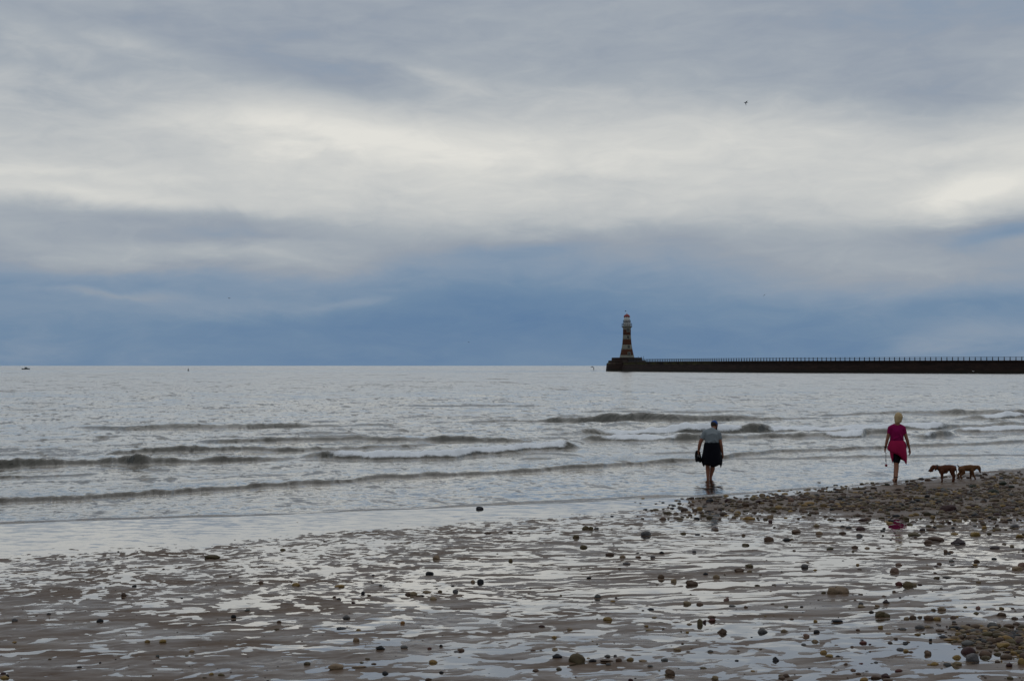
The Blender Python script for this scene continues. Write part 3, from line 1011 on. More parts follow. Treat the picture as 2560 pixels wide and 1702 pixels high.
def gull(name, px, py, Y, span, droop_l, droop_r, bank, yaw, mt, label):
    dx, dz = (px - CX) / F, -(py - CY) / F
    c_, s_ = math.cos(PITCH), math.sin(PITCH)
    dy, dz2 = c_ - s_ * dz, s_ + c_ * dz
    q = Y / dy
    o = empty(name, (dx * q, Y, H + dz2 * q), label, 'bird', 'gulls in the air', 0)
    o.rotation_euler = (0, R(bank), R(yaw))
    fuse('body', [[((0, -.16, 0), .05), ((0, .1, .01), .075)], [((0, .1, .01), .07), ((0, .24, .03), .045)], [((0, .24, .03), .042), ((0, .30, .02), .02)], [((0, -.16, 0), .04), ((0, -.32, .0), (.06, .03, .012))]], .014, mt, o, 3)
    h = span / 2
    for sgn, dr in ((-1, droop_l), (1, droop_r)):
        bm = bmesh.new()
        rows = []
        for q_, ch in ((0.06, .2), (.3, .19), (.55, .15), (.8, .09), (1, .015)):
            xx = sgn * (q_ * h)
            zz_ = .03 + dr[0] * min(q_, .45) * h + dr[1] * max(0, q_ - .45) * h
            if abs(dr[1]) > 1: xx = sgn * (min(q_, .45) * h + max(0, q_ - .45) * h * .35)
            sw = -.05 + .12 * min(q_, .45) - .25 * max(0, q_ - .45)
            rows.append([bm.verts.new(v) for v in ((xx, sw + ch * .5, zz_ + .008), (xx, sw, zz_ + .022), (xx, sw - ch * .5, zz_), (xx, sw, zz_ - .004))])
        for a, b in zip(rows, rows[1:]):
            for j in range(4):
                bm.faces.new((a[j], a[(j + 1) % 4], b[(j + 1) % 4], b[j]))
        bm.faces.new(rows[0]); bm.faces.new(rows[-1][::-1])
        bmesh.ops.recalc_face_normals(bm, faces=bm.faces[:])
        bm_obj('wing', bm, mt, o)
    return o


M_GULL = simple('gull_grey', (.09, .098, .11), .7, .2, .2, 5)
M_GULLW = simple('gull_white', (.7, .7, .7), .7, .2, .1, 5)
gull('gull', 1865, 257, 205, 1.2, (-.1, -1.6), (.75, .35), 0, 65, M_GULL, 'dark gull with bent wings highest in the grey sky')
gull('gull', 1911, 737.5, 420, 1.3, (-.35, -.7), (.3, -.1), -20, 15, M_GULL, 'faint gull flying over the pier to the right of the lighthouse')
gull('gull', 573, 745.5, 330, 1.0, (.1, -.2), (.1, -.2), 0, 70, M_GULL, 'speck of a gull above the horizon on the left')
gull('gull', 1172, 855, 480, 1.0, (.1, -.2), (.1, -.2), 0, 80, M_GULL, 'speck of a gull low over the sea left of the lighthouse')
gull('gull', 2433, 928, 380, 1.1, (.35, -.2), (.35, -.2), 12, 20, M_GULLW, 'white gull skimming the sea in front of the dark pier')

# ------------------------------------------------------------------ people
M_SKIN = simple('tanned_skin', (.215, .085, .048), .6, .3, .2, 9)
M_SKINW = simple('fair_skin', (.235, .100, .056), .6, .3, .2, 9)
M_SHIRT = simple('grey_cotton', (.200, .222, .232), .9, .1, .18, 14, .004)
M_SHORT = simple('black_cotton', (.006, .006, .009), .85, .15, .3, 12, .004)
M_JACK = simple('black_fleece', (.005, .005, .008), .9, .1, .35, 9, .006)
M_CAP = simple('blue_cap_cloth', (.02, .068, .23), .8, .2, .2, 14)
M_BRIM = simple('dark_brim_cloth', (.008, .012, .03), .8, .2, .2, 14)
M_HAIRM = simple('brown_hair', (.03, .022, .016), .8, .2, .3, 40)
M_PINK = simple('magenta_cotton', (.205, .005, .060), .9, .1, .15, 14, .004)
M_RASP = simple('raspberry_fleece', (.290, .011, .055), .9, .1, .2, 10, .006)
M_BLOND = simple('blonde_hair', (.40, .285, .14), .6, .4, .75, 45, .006, stretch=(1.3, 1.3, .12))
M_SHOE = simple('black_shoe', (.004, .004, .005), .9, .1, .3, 14)
M_SOLE = simple('pale_sole', (.32, .30, .28), .7, .2, .2, 14)
M_EYE = simple('eye', (.05, .04, .03), .2, .6, .2, 20)
M_BALL = simple('red_rubber', (.20, .012, .020), .5, .4, .2, 14)
M_CORD = simple('dark_cord', (.03, .026, .022), .8, .2, .3, 40)


def hand(prims, wr, dn, side, palm_n, curl=.35, sc=1.0):
    """palm, four jointed fingers and a thumb as limbs; wr wrist, dn direction along hand, side: direction to the thumb"""
    wr, dn, side, pn_ = Vector(wr), Vector(dn).normalized(), Vector(side).normalized(), Vector(palm_n).normalized()
    k0 = wr + dn * .085 * sc
    prims.append([(tuple(wr), .025 * sc), (tuple(wr + dn * .03 * sc + side * .014), .024 * sc), (tuple(wr + dn * .03 * sc - side * .014), .023 * sc), (tuple(k0 + side * .027 * sc), .0135 * sc), (tuple(k0 - side * .027 * sc), .0125 * sc)])
    for i, (o_, L) in enumerate(((.030, .074), (.010, .082), (-.010, .076), (-.029, .060))):
        p = k0 + side * o_ * sc
        dirv = dn.copy()
        rr_ = .0088 * sc
        for sfrac, bend in ((.44, curl * .7), (.32, curl), (.24, curl * .8)):
            dirv = (dirv * math.cos(bend) + pn_ * math.sin(bend)).normalized()
            e = p + dirv * L * sc * sfrac
            prims.append([(tuple(p), rr_), (tuple(e), rr_ * .9)])
            p, rr_ = e, rr_ * .9
    b = wr + dn * .028 * sc + side * .024 * sc
    m1 = b + (dn * .6 + side * .75 + pn_ * .25).normalized() * .042 * sc
    m2 = m1 + (dn * .9 + side * .2 + pn_ * .35).normalized() * .034 * sc
    prims.append([(tuple(b), .014 * sc), (tuple(m1), .0105 * sc)])
    prims.append([(tuple(m1), .0105 * sc), (tuple(m2), .0085 * sc)])


def head(prims, c, yaw, pitch, s=1.0):
    """skull, jaw, nose and ears; +Y of the head is its face"""
    mt = Matrix.Translation(c) @ Matrix.Rotation(yaw, 4, 'Z') @ Matrix.Rotation(-pitch, 4, 'X')
    g = lambda x, y, z: tuple(mt @ Vector((x * s, y * s, z * s)))
    prims.append([(g(0, -.012, .03), .086 * s), (g(0, .028, .035), .075 * s)])
    prims.append([(g(0, .035, -.02), .066 * s), (g(0, .058, -.088), .030 * s), (g(.03, .02, -.07), .03 * s), (g(-.03, .02, -.07), .03 * s)])
    prims.append([(g(0, .098, .012), .010 * s), (g(0, .116, -.018), .013 * s)])
    prims.append([(g(.016, .104, -.02), .009 * s), (g(-.016, .104, -.02), .009 * s)])
    prims.append([(g(.024, .083, -.052), .008 * s), (g(-.024, .083, -.052), .008 * s), (g(0, .093, -.052), .009 * s)])
    for sg in (-1, 1):
        prims.append([(g(sg * .086, -.005, .012), (.008 * s, .018 * s, .026 * s)), (g(sg * .092, -.012, .02), (.006 * s, .014 * s, .02 * s))])
    return g


def eyes(g, parent, s=1.0):
    for sg in (-1, 1):
        bm = bmesh.new()
        bmesh.ops.create_uvsphere(bm, u_segments=10, v_segments=8, radius=.012 * s, matrix=Matrix.Translation(g(sg * .031, .090, .012)))
        bm_obj('eye', bm, M_EYE, parent)


def loft(name, rings, mt, parent, thick=.008, n=40):
    """closed rings (functions of angle -> point) joined as cloth"""
    bm = bmesh.new()
    vs = [[bm.verts.new(r(2 * math.pi * i / n)) for i in range(n)] for r in rings]
    for a, b in zip(vs, vs[1:]):
        for i in range(n):
            bm.faces.new((a[i], a[(i + 1) % n], b[(i + 1) % n], b[i]))
    o = bm_obj(name, bm, mt, parent)
    sd = o.modifiers.new('thick', 'SOLIDIFY')
    sd.thickness = thick
    sd.offset = 0
    return o


def cloth_flap(name, pts, mt, parent, thick=.012):
    """a hanging piece of cloth: grid of points"""
    bm = bmesh.new()
    vs = [[bm.verts.new(p) for p in row] for row in pts]
    for a, b in zip(vs, vs[1:]):
        for i in range(len(a) - 1):
            bm.faces.new((a[i], a[i + 1], b[i + 1], b[i]))
    o = bm_obj(name, bm, mt, parent)
    sd = o.modifiers.new('thick', 'SOLIDIFY'); sd.thickness = thick; sd.offset = 0
    sb = o.modifiers.new('soft', 'SUBSURF'); sb.levels = 1; sb.render_levels = 1
    return o


# ---- the man: faces the sea, head bowed to the right; z measured from the water line
my = H * F / (1196.5 - HY)
mx = (1779 - CX) / F * my
man = empty('person', (mx, my, -.02), 'man in a blue cap and grey shirt wading with his head bowed', 'person', rz=0)
DEP = float(beach_smooth(np.array(mx), np.array(my)))
zf = DEP - .005                                   # soles on the sand under the water
B = []
hg = head(B, (.078, .15, 1.385), R(-32), R(38), .98)
B.append([((.035, .04, 1.27), .062), ((.062, .10, 1.335), .058)])
B.append([((0, 0, .90), (.165, .115, .10)), ((0, -.01, 1.02), (.165, .12, .10))])
B.append([((0, -.01, 1.02), (.165, .12, .10)), ((0, .0, 1.16), (.185, .125, .10))])
B.append([((-.14, .01, 1.215), .064), ((.14, .01, 1.19), .064), ((0, .02, 1.26), .075), ((0, -.01, 1.14), (.17, .12, .08))])
B.append([((-.172, .01, 1.205), .058), ((-.30, -.01, .945), .047)])          # left arm
B.append([((-.30, -.01, .945), .047), ((-.318, .0, .86), .046), ((-.336, .045, .715), .029)])
B.append([((.172, .01, 1.175), .058), ((.228, -.01, .90), .047)])            # right arm
B.append([((.228, -.01, .90), .047), ((.246, .01, .82), .045), ((.280, .06, .68), .029)])
hand(B, (-.338, .05, .70), (-.02, .05, -1), (.25, .95, 0), (.95, -.2, 0), .75, 1.05)
hand(B, (.282, .065, .665), (.10, .10, -1), (-.25, .95, 0), (-.95, -.1, 0), .40, 1.05)
for sx, hx, kx, ax, ky in ((-1, -.085, -.105, -.108, .03), (1, .085, .03, -.018, .08)):
    ay = -.03 if sx < 0 else .10
    B.append([((hx, 0, .86), .105), ((kx, ky, .40), .060)])
    B.append([((kx, ky, .40), .058), ((kx, ky - .03, .28), .058), ((ax, ay, .06), .036)])
    B.append([((ax, ay, .06), .037), ((ax, ay, zf + .055), .036)])
    B.append([((ax, ay - .04, zf + .03), .030), ((ax, ay + .03, zf + .04), .036), ((ax + sx * .02, ay + .15, zf + .022), .024), ((ax - sx * .02, ay + .16, zf + .022), .020)])
    for ti in range(5):
        tx = ax + sx * (-.032 + .016 * ti)
        B.append([((tx, ay + .15, zf + .018), .012), ((tx, ay + .195 - .012 * ti * (1 if sx > 0 else 1), zf + .012), .010 - .001 * ti)])
fuse('body', B, .0072, M_SKIN, man, 4)
eyes(hg, man, .98)
Tm = [[((0, 0, .93), (.182, .132, .02)), ((0, -.01, 1.02), (.180, .135, .08))],
      [((0, -.01, 1.02), (.180, .135, .08)), ((0, -.005, 1.16), (.188, .142, .09))],
      [((-.145, .01, 1.215), .074), ((.145, .01, 1.188), .074), ((0, .02, 1.265), .075), ((0, -.01, 1.14), (.178, .137, .08))],
      [((-.172, .01, 1.205), .074), ((-.238, .0, 1.07), .062)], [((.172, .01, 1.178), .074), ((.205, .0, 1.06), .062)],
      [((-.09, -.125, .96), .022), ((.02, -.135, 1.02), .016)], [((.11, -.12, .97), .022), ((.04, -.135, 1.06), .014)], [((-.10, -.115, 1.15), .018), ((.0, -.14, 1.20), .014)],
      [((.03, .045, 1.28), .068), ((0, .02, 1.25), .07)]]
fuse('t_shirt', Tm, .012, M_SHIRT, man, 5)
Sm = [[((0, 0, .92), (.188, .135, .035)), ((0, 0, .82), (.20, .15, .08))]]
for hx, kx, ky in ((-.09, -.108, .025), (.09, .036, .07)):
    Sm.append([((hx, 0, .82), .125), ((kx, ky, .41), .084)])
fuse('shorts', Sm, .013, M_SHORT, man, 4, [((0, 0, .375), (0, 0, -1))])


def mring(z, rx, ry, cx=0.0, cy=-.01, wob=0.0, n=5, ph=0.0, dz=None):
    def f(a):
        k_ = 1 + wob * math.sin(n * a + ph) + .4 * wob * math.sin((n * 2 + 1) * a + 1.7)
        return (cx + rx * k_ * math.cos(a), cy + ry * k_ * math.sin(a), z + (dz(a) if dz else 0))
    return f


dzm = lambda a: .06 * math.sin(a) + .02 * math.sin(5 * a)
loft('tied_jacket', [mring(.955, .178, .142), mring(.93, .192, .152, wob=.01), mring(.86, .205, .168, wob=.02), mring(.74, .218, .185, wob=.035, ph=.5),
                     mring(.60, .232, .20, .0, wob=.05, ph=.7, dz=lambda a: .5 * dzm(a)), mring(.48, .240, .20, .01, wob=.06, ph=.9, dz=dzm), mring(.415, .232, .19, .01, wob=.07, ph=1.0, dz=dzm)], M_JACK, man)
cloth_flap('sleeve', [[(.20, -.02, .74), (.225, .03, .74), (.225, .08, .73)], [(.215, -.03, .60), (.262, .02, .60), (.25, .09, .60)], [(.21, -.02, .48), (.292, .01, .50), (.28, .07, .50)], [(.205, 0, .385), (.262, .01, .375), (.262, .04, .38)], [(.215, .01, .315), (.225, .01, .305), (.228, .02, .312)]], M_JACK, man)
cloth_flap('sleeve', [[(-.20, -.02, .70), (-.225, .03, .70), (-.225, .08, .70)], [(-.215, -.03, .58), (-.262, .02, .57), (-.25, .09, .57)], [(-.19, -.02, .47), (-.275, .01, .46), (-.26, .07, .46)], [(-.175, 0, .385), (-.235, .01, .375), (-.225, .04, .38)], [(-.195, .01, .335), (-.21, .01, .325), (-.208, .02, .335)]], M_JACK, man)
# cap
capm = [[(hg(0, -.010, .045), .096), (hg(0, .028, .052), .084)]]
cp = fuse('cap', capm, .009, M_CAP, man, 3, [(hg(0, 0, .022), tuple(Vector(hg(0, .02, -.2)) - Vector(hg(0, 0, 0))))])
bm = bmesh.new()
rows = []
for j in range(4):
    rows.append([bm.verts.new(hg(.085 * math.sin(a) * (1 - .08 * j), .075 * math.cos(a) + .025 + .032 * j * max(math.cos(a), .0) ** .6, .030 - .010 * j - .012 * abs(math.sin(a)) * j)) for a in np.linspace(-1.25, 1.25, 11)])
for a, b in zip(rows, rows[1:]):
    for i in range(10):
        bm.faces.new((a[i], a[i + 1], b[i + 1], b[i]))
br_ = bm_obj('brim', bm, M_BRIM, cp)
sd = br_.modifiers.new('t', 'SOLIDIFY'); sd.thickness = .008
bm = bmesh.new()
bmesh.ops.create_uvsphere(bm, u_segments=8, v_segments=6, radius=.009, matrix=Matrix.Translation(hg(0, .0, .142)))
bm_obj('button', bm, M_CAP, cp)
fuse('hair', [[(hg(0, -.03, .01), .083), (hg(0, -.035, -.03), .06)]], .01, M_HAIRM, man, 3, [(hg(0, -.0, 0), tuple(Vector(hg(0, .2, -.05)) - Vector(hg(0, 0, 0))))])


def shoe(loc, rot, label):
    o = empty('shoe', loc, label, 'shoe', 'black shoes carried by the man')
    o.rotation_euler = rot
    o.scale = (1.2, 1.0, 1.15)
    fuse('upper', [[((0, -.09, .045), (.038, .04, .035)), ((0, .02, .045), (.040, .04, .035))], [((0, .02, .04), (.042, .04, .032)), ((0, .13, .026), (.044, .05, .024))],
                   [((0, -.085, .06), (.036, .04, .04)), ((0, -.05, .085), (.034, .05, .025))]], .009, M_SHOE, o, 3)
    bm = bmesh.new()
    out = [(.036 * (1 + .2 * math.sin(a) * (math.cos(a) > -2)) * math.cos(a), .02 + .145 * math.sin(a)) for a in np.linspace(0, 2 * math.pi, 24, endpoint=False)]
    lo = [bm.verts.new((x, y, -.012)) for x, y in out]
    hi = [bm.verts.new((x * 1.03, y * 1.02, .012)) for x, y in out]
    bm.faces.new(lo[::-1]); bm.faces.new(hi)
    for i in range(24):
        bm.faces.new((lo[i], lo[(i + 1) % 24], hi[(i + 1) % 24], hi[i]))
    bm_obj('sole', bm, M_SHOE, o)
    bm = bmesh.new()
    for q_ in range(3):
        add_tube(bm, [(-.02, .0 + .022 * q_, .083 - .006 * q_), (.0, .01 + .022 * q_, .088 - .006 * q_), (.02, .0 + .022 * q_, .083 - .006 * q_)], .004, 5)
    bm_obj('lace', bm, M_SOLE, o)
    return o


shoe((mx - .385, my + .06, .555), (R(78), R(8), R(18)), 'black shoe hanging outermost from the left hand of the wading man')
shoe((mx - .300, my + .075, .535), (R(80), R(-12), R(-14)), 'black shoe nearer the leg in the left hand of the wading man')
# dark bag strap or sock between shoe and jacket is part of the carried bundle
# ---- the woman
wy_ = 35.35
wx_ = (2241 - CX) / F * wy_
zw = float(ground(np.array(wx_), np.array(wy_)))
zw = max(zw, -.03)
wom = empty('person', (wx_, wy_, zw), 'blonde woman in a magenta top walking barelegged at the water edge', 'person')
B = []
hg = head(B, (.058, .035, 1.575), R(-24), R(8), .97)
B.append([((.02, .0, 1.42), .052), ((.04, .015, 1.50), .050)])
B.append([((-.005, 0, .95), (.165, .125, .10)), ((0, -.005, 1.10), (.145, .11, .10))])
B.append([((0, -.005, 1.10), (.145, .11, .10)), ((0, .0, 1.24), (.165, .12, .10))])
B.append([((-.13, 0, 1.335), .056), ((.13, 0, 1.335), .056), ((.01, .01, 1.41), .065), ((0, .0, 1.26), (.15, .11, .08))])
B.append([((-.162, .0, 1.325), .050), ((-.238, -.01, 1.05), .040)])
B.append([((-.238, -.01, 1.05), .040), ((-.25, .0, .98), .039), ((-.278, .035, .83), .025)])
B.append([((.162, .0, 1.325), .050), ((.252, -.03, 1.02), .040)])
B.append([((.252, -.03, 1.02), .040), ((.268, -.02, .95), .039), ((.322, .03, .80), .025)])
hand(B, (-.280, .04, .815), (-.06, .06, -1), (.2, .95, 0), (.9, -.2, 0), .75, .95)
hand(B, (.325, .035, .79), (.16, .10, -1), (-.2, .95, 0), (-.9, -.1, 0), .38, .95)
# front leg carries the weight, rear leg pushes off
B.append([((.07, .02, .88), .105), ((.01, .08, .46), .062)])
B.append([((.01, .08, .46), .060), ((-.005, .04, .33), .060), ((-.042, .05, .07), .036)])
B.append([((-.042, .02, .03), .030), ((-.04, .06, .045), .036), ((-.02, .19, .02), .024), ((-.06, .19, .02), .020)])
B.append([((-.07, -.01, .88), .105), ((-.035, -.06, .46), .062)])
B.append([((-.035, -.06, .46), .060), ((-.050, -.14, .34), .058), ((-.098, -.30, .13), .034)])
B.append([((-.100, -.32, .105), .030), ((-.099, -.29, .11), .034), ((-.10, -.20, .02), .026), ((-.075, -.20, .022), .022)])
for ti in range(5):
    B.append([((-.060 + .010 * ti, .185, .016), .011), ((-.064 + .012 * ti, .225 + .006 * ti, .012), .008 + .0006 * ti)])
    B.append([((-.108 + .010 * ti, -.20, .018), .011), ((-.110 + .011 * ti, -.165, .012), .009)])
fuse('body', B, .0072, M_SKINW, wom, 4)
eyes(hg, wom, .97)
Tw = [[((0, 0, 1.0), (.178, .135, .03)), ((0, -.005, 1.10), (.168, .128, .09))], [((0, -.005, 1.10), (.168, .128, .09)), ((0, .0, 1.24), (.170, .136, .10))],
      [((-.135, 0, 1.335), .068), ((.135, 0, 1.335), .068), ((.01, .01, 1.405), .062), ((0, .0, 1.26), (.160, .128, .08))],
      [((-.162, .0, 1.325), .064), ((-.190, -.004, 1.21), .056)], [((.162, .0, 1.325), .064), ((.194, -.01, 1.205), .056)],
      [((-.10, -.12, 1.06), .020), ((.02, -.13, 1.12), .014)], [((.10, -.118, 1.08), .018), ((.02, -.132, 1.20), .013)]]
fuse('t_shirt', Tw, .012, M_PINK, wom, 5)
Sw = [[((0, 0, .98), (.17, .13, .04)), ((0, 0, .88), (.185, .15, .08))], [((.075, .02, .86), .118), ((.018, .075, .50), .082)], [((-.075, -.01, .86), .118), ((-.03, -.05, .50), .080)]]
fuse('shorts', Sw, .013, M_SHORT, wom, 4, [((0, 0, .440), (.0, .0, -1))])
dzw = lambda a: -.165 * math.cos(a) + .03 * math.sin(3 * a)
loft('tied_jumper', [mring(1.018, .168, .132), mring(.99, .185, .15, wob=.015), mring(.92, .208, .172, wob=.02, ph=1), mring(.82, .225, .19, wob=.035, n=6, ph=1, dz=lambda a: .25 * dzw(a)),
                     mring(.715, .232, .195, .0, wob=.045, n=6, ph=1.2, dz=lambda a: .6 * dzw(a)), mring(.625, .218, .185, .005, wob=.055, n=6, ph=1.4, dz=dzw)], M_RASP, wom)
cloth_flap('sleeve', [[(.13, -.16, .80), (.19, -.13, .80), (.225, -.05, .80)], [(.13, -.18, .66), (.20, -.15, .66), (.238, -.05, .66)], [(.14, -.17, .55), (.20, -.15, .54), (.236, -.06, .56)], [(.165, -.14, .47), (.20, -.13, .455), (.226, -.07, .47)], [(.195, -.11, .435), (.205, -.11, .43), (.21, -.09, .437)]], M_RASP, wom)
cloth_flap('sleeve', [[(-.20, -.05, .80), (-.16, -.12, .80), (-.12, -.14, .80)], [(-.19, -.05, .68), (-.16, -.12, .67), (-.12, -.14, .68)], [(-.165, -.06, .58), (-.145, -.10, .57), (-.12, -.11, .58)], [(-.14, -.07, .50), (-.132, -.08, .495), (-.125, -.085, .50)], [(-.129, -.075, .455), (-.126, -.077, .45), (-.124, -.078, .455)]], M_RASP, wom)
cloth_flap('waist_fold', [[(.17, -.05, 1.0), (.20, -.02, 1.0), (.19, .04, .99)], [(.20, -.06, .93), (.235, -.02, .93), (.22, .05, .92)], [(.21, -.05, .87), (.26, -.02, .86), (.235, .04, .87)], [(.205, -.04, .835), (.232, -.02, .825), (.22, .02, .83)]], M_RASP, wom)
Hw = [[(hg(0, -.02, .045), .100), (hg(0, .018, .058), .086)], [(hg(-.045, -.05, .02), .062), (hg(-.055, -.055, -.09), .040)], [(hg(.045, -.05, .02), .062), (hg(.055, -.045, -.075), .036)],
      [(hg(0, -.065, .02), .07), (hg(-.005, -.075, -.10), .045)], [(hg(-.05, -.055, -.06), .034), (hg(-.072, -.06, -.150), .010)], [(hg(-.015, -.078, -.08), .038), (hg(-.03, -.085, -.150), .013)], [(hg(.05, -.05, -.05), .036), (hg(.055, -.055, -.125), .013)],
      [(hg(.072, .0, .03), .035), (hg(.070, .01, -.06), .014)], [(hg(-.072, .0, .03), .035), (hg(-.068, .01, -.06), .014)]]
fuse('hair', Hw, .009, M_BLOND, wom, 2)
bm = bmesh.new()
add_lathe(bm, [(.031, -.013), (.033, -.008), (.033, .008), (.031, .013)], 16, (-.273, .03, .855))
bm_obj('wristband', bm, M_SHORT, wom)
bm = bmesh.new()
add_tube(bm, [(-.098 + .040 * math.cos(a), -.295 + .040 * math.sin(a), .135) for a in np.linspace(0, 2 * math.pi, 15)], .011, 6)
bm_obj('anklet', bm, M_SHORT, wom)

tb = empty('ball_on_cord', (wx_ - .252, wy_ + .06, zw + .397), 'small dark red ball hanging on a cord from the left hand of the woman', 'dog toy')
bm = bmesh.new()
bmesh.ops.create_uvsphere(bm, u_segments=20, v_segments=14, radius=.034)
bm_obj('ball', bm, M_BALL, tb)
bm = bmesh.new()
add_tube(bm, [(0, 0, .03), (.0, 0, .10), (-.002, 0, .16), (-.006, -.002, .24), (-.008, -.004, .31)], .0055, 6)
add_tube(bm, [(-.006, 0, .10), (-.016, 0, .105), (-.014, 0, .14), (-.004, 0, .17), (-.008, -.004, .30)], .0055, 6)
bmesh.ops.create_uvsphere(bm, u_segments=8, v_segments=6, radius=.012, matrix=Matrix.Translation((-.002, 0, .10)))
bm_obj('cord', bm, M_CORD, tb)

# ------------------------------------------------------------------ dogs
M_DOG1 = simple('russet_coat', (.085, .027, .011), .75, .2, .28, 9, .003)
M_DOG2 = simple('tan_coat', (.120, .052, .018), .75, .2, .28, 9, .003)
M_NOSE = simple('dark_nose', (.012, .009, .008), .4, .5, .2, 20)
M_COLLAR = simple('dark_collar', (.01, .01, .011), .6, .3, .2, 20)


def P3(ref, s, pts):
    return [((x - ref[0]) * s, y, (ref[1] - z) * s) for x, y, z in pts]


y1 = (H - .01) * F / (1209.5 - HY)
d1x = (2356.5 - CX) / F * y1
z1 = float(ground(np.array(d1x), np.array(y1)))
dog = empty('dog', (d1x, y1, z1), 'russet brown dog facing left with its head lowered beside the shingle', 'dog', 'brown dogs at the water edge', R(4))
c = lambda x, z, y=0.0: ((x - 1340) * .00143, y, (1360 - z) * .00143)
D = [[(c(1305, 1145), (.074, .072, .095)), (c(1380, 1130), (.077, .077, .098))], [(c(1380, 1130), (.075, .073, .092)), (c(1450, 1115), (.072, .066, .074))],
     [(c(1450, 1115), (.072, .066, .074)), (c(1515, 1122), (.060, .063, .074))], [(c(1300, 1190), (.05, .05, .045)), (c(1390, 1180), (.05, .05, .05))],
     [(c(1285, 1125), .068), (c(1215, 1105), .052)], [(c(1215, 1105), .052), (c(1175, 1102), .056)],
     [(c(1165, 1105), (.050, .052, .056)), (c(1140, 1122), (.045, .046, .048))], [(c(1140, 1132), .040), (c(1102, 1163), .027)], [(c(1150, 1165), .026), (c(1112, 1178), .020)]]
for yy, dx in ((-.045, 0), (.045, 26)):
    D.append([(c(1300 + dx, 1170, yy), .054), (c(1306 + dx, 1235, yy), .037)])
    D.append([(c(1306 + dx, 1235, yy), .035), (c(1304 + dx, 1290, yy), .027)])
    D.append([(c(1304 + dx, 1290, yy), .027), (c(1308 + dx, 1340, yy), .022)])
    D.append([(c(1306 + dx, 1349, yy), .023), (c(1294 + dx, 1352, yy), .016)])
for yy, pts in ((-.045, ((1500, 1130), (1468, 1195), (1500, 1262), (1494, 1338))), (.045, ((1520, 1130), (1512, 1195), (1550, 1260), (1538, 1345)))):
    (ax, az), (kx, kz), (hx, hz), (fx, fz) = pts
    D.append([(c(ax, az, yy), .068), (c(kx + 8, kz - 6, yy), .049)])
    D.append([(c(kx + 6, kz - 8, yy), .046), (c(hx, hz, yy), .025)])
    D.append([(c(hx, hz, yy), .025), (c(fx, fz, yy), .021)])
    D.append([(c(fx, fz + 8, yy), .018), (c(fx - 14, fz + 12, yy), .015)])
D += [[(c(1548, 1098), .026), (c(1566, 1150), .018)], [(c(1566, 1150), .018), (c(1574, 1200), .012)], [(c(1574, 1200), .012), (c(1570, 1236), .007)]]
fuse('body', D, .0085, M_DOG1, dog, 5)
for yy in (-.05, .05):
    fuse('ear', [[(c(1178, 1085, yy * .9), .020), (c(1196, 1115, yy * 1.25), (.022, .010, .02)), (c(1186, 1150, yy * 1.2), (.017, .009, .02))]], .008, M_DOG1, dog, 2)
bm = bmesh.new()
bmesh.ops.create_uvsphere(bm, u_segments=10, v_segments=8, radius=.016, matrix=Matrix.Translation(c(1087, 1166)))
bm_obj('nose', bm, M_NOSE, dog)
for yy in (-.036, .036):
    bm = bmesh.new()
    bmesh.ops.create_uvsphere(bm, u_segments=8, v_segments=6, radius=.008, matrix=Matrix.Translation(c(1128, 1112, yy)))
    bm_obj('eye', bm, M_NOSE, dog)
bm = bmesh.new()
p0 = Vector(c(1222, 1108))
add_tube(bm, [tuple(p0 + Vector((.020 * math.sin(a), .056 * math.cos(a), .062 * math.sin(a)))) for a in np.linspace(0, 2 * math.pi, 17)], .011, 6)
bm_obj('collar', bm, M_COLLAR, dog)

y2 = (H - .02) * F / (1200.5 - HY)
d2x = (2418 - CX) / F * y2
z2 = float(ground(np.array(d2x), np.array(y2)))
dog2 = empty('dog', (d2x, y2, z2), 'lighter tan dog facing right and sniffing behind the russet dog', 'dog', 'brown dogs at the water edge', R(-6))
c = lambda x, z, y=0.0: ((x - 1740) * .001473, y, (1300 - z) * .001473)
D = [[(c(1625, 1125), (.062, .062, .072)), (c(1700, 1112), (.066, .066, .078))], [(c(1700, 1112), (.066, .066, .078)), (c(1790, 1108), (.072, .070, .086))],
     [(c(1790, 1108), (.072, .070, .086)), (c(1838, 1112), (.058, .06, .075))], [(c(1845, 1100), .062), (c(1892, 1092), .050)],
     [(c(1892, 1092), .050), (c(1916, 1098), .052)], [(c(1918, 1100), (.044, .048, .050)), (c(1930, 1118), (.042, .044, .044))], [(c(1931, 1125), .038), (c(1942, 1170), .024)]]
for yy, x0, x1 in ((-.04, 1800, 1852), (.04, 1800, 1790)):
    D.append([(c(x0, 1140, yy), .046), (c(x0 + (x1 - x0) * .35, 1200, yy), .034)])
    D.append([(c(x0 + (x1 - x0) * .35, 1200, yy), .033), (c(x1, 1275, yy), .021)])
    D.append([(c(x1, 1287, yy), .017), (c(x1 + 12, 1290, yy), .014)])
for yy, pts in ((-.045, ((1635, 1130), (1668, 1190), (1612, 1232), (1622, 1280))), (.045, ((1620, 1130), (1640, 1190), (1578, 1225), (1590, 1282)))):
    (ax, az), (kx, kz), (hx, hz), (fx, fz) = pts
    D.append([(c(ax, az, yy), .060), (c(kx - 6, kz - 8, yy), .046)])
    D.append([(c(kx - 4, kz - 6, yy), .046), (c(hx, hz, yy), .025)])
    D.append([(c(hx, hz, yy), .025), (c(fx, fz, yy), .020)])
    D.append([(c(fx, fz + 6, yy), .017), (c(fx + 14, fz + 10, yy), .014)])
D += [[(c(1600, 1098), .022), (c(1578, 1072), .015)], [(c(1578, 1072), .014), (c(1560, 1046), .007)]]
fuse('body', D, .0085, M_DOG2, dog2, 5)
for yy in (-.048, .048):
    fuse('ear', [[(c(1902, 1078, yy * .9), .018), (c(1898, 1105, yy * 1.2), (.018, .009, .02)), (c(1908, 1128, yy * 1.15), (.014, .008, .016))]], .008, M_DOG2, dog2, 2)
bm = bmesh.new()
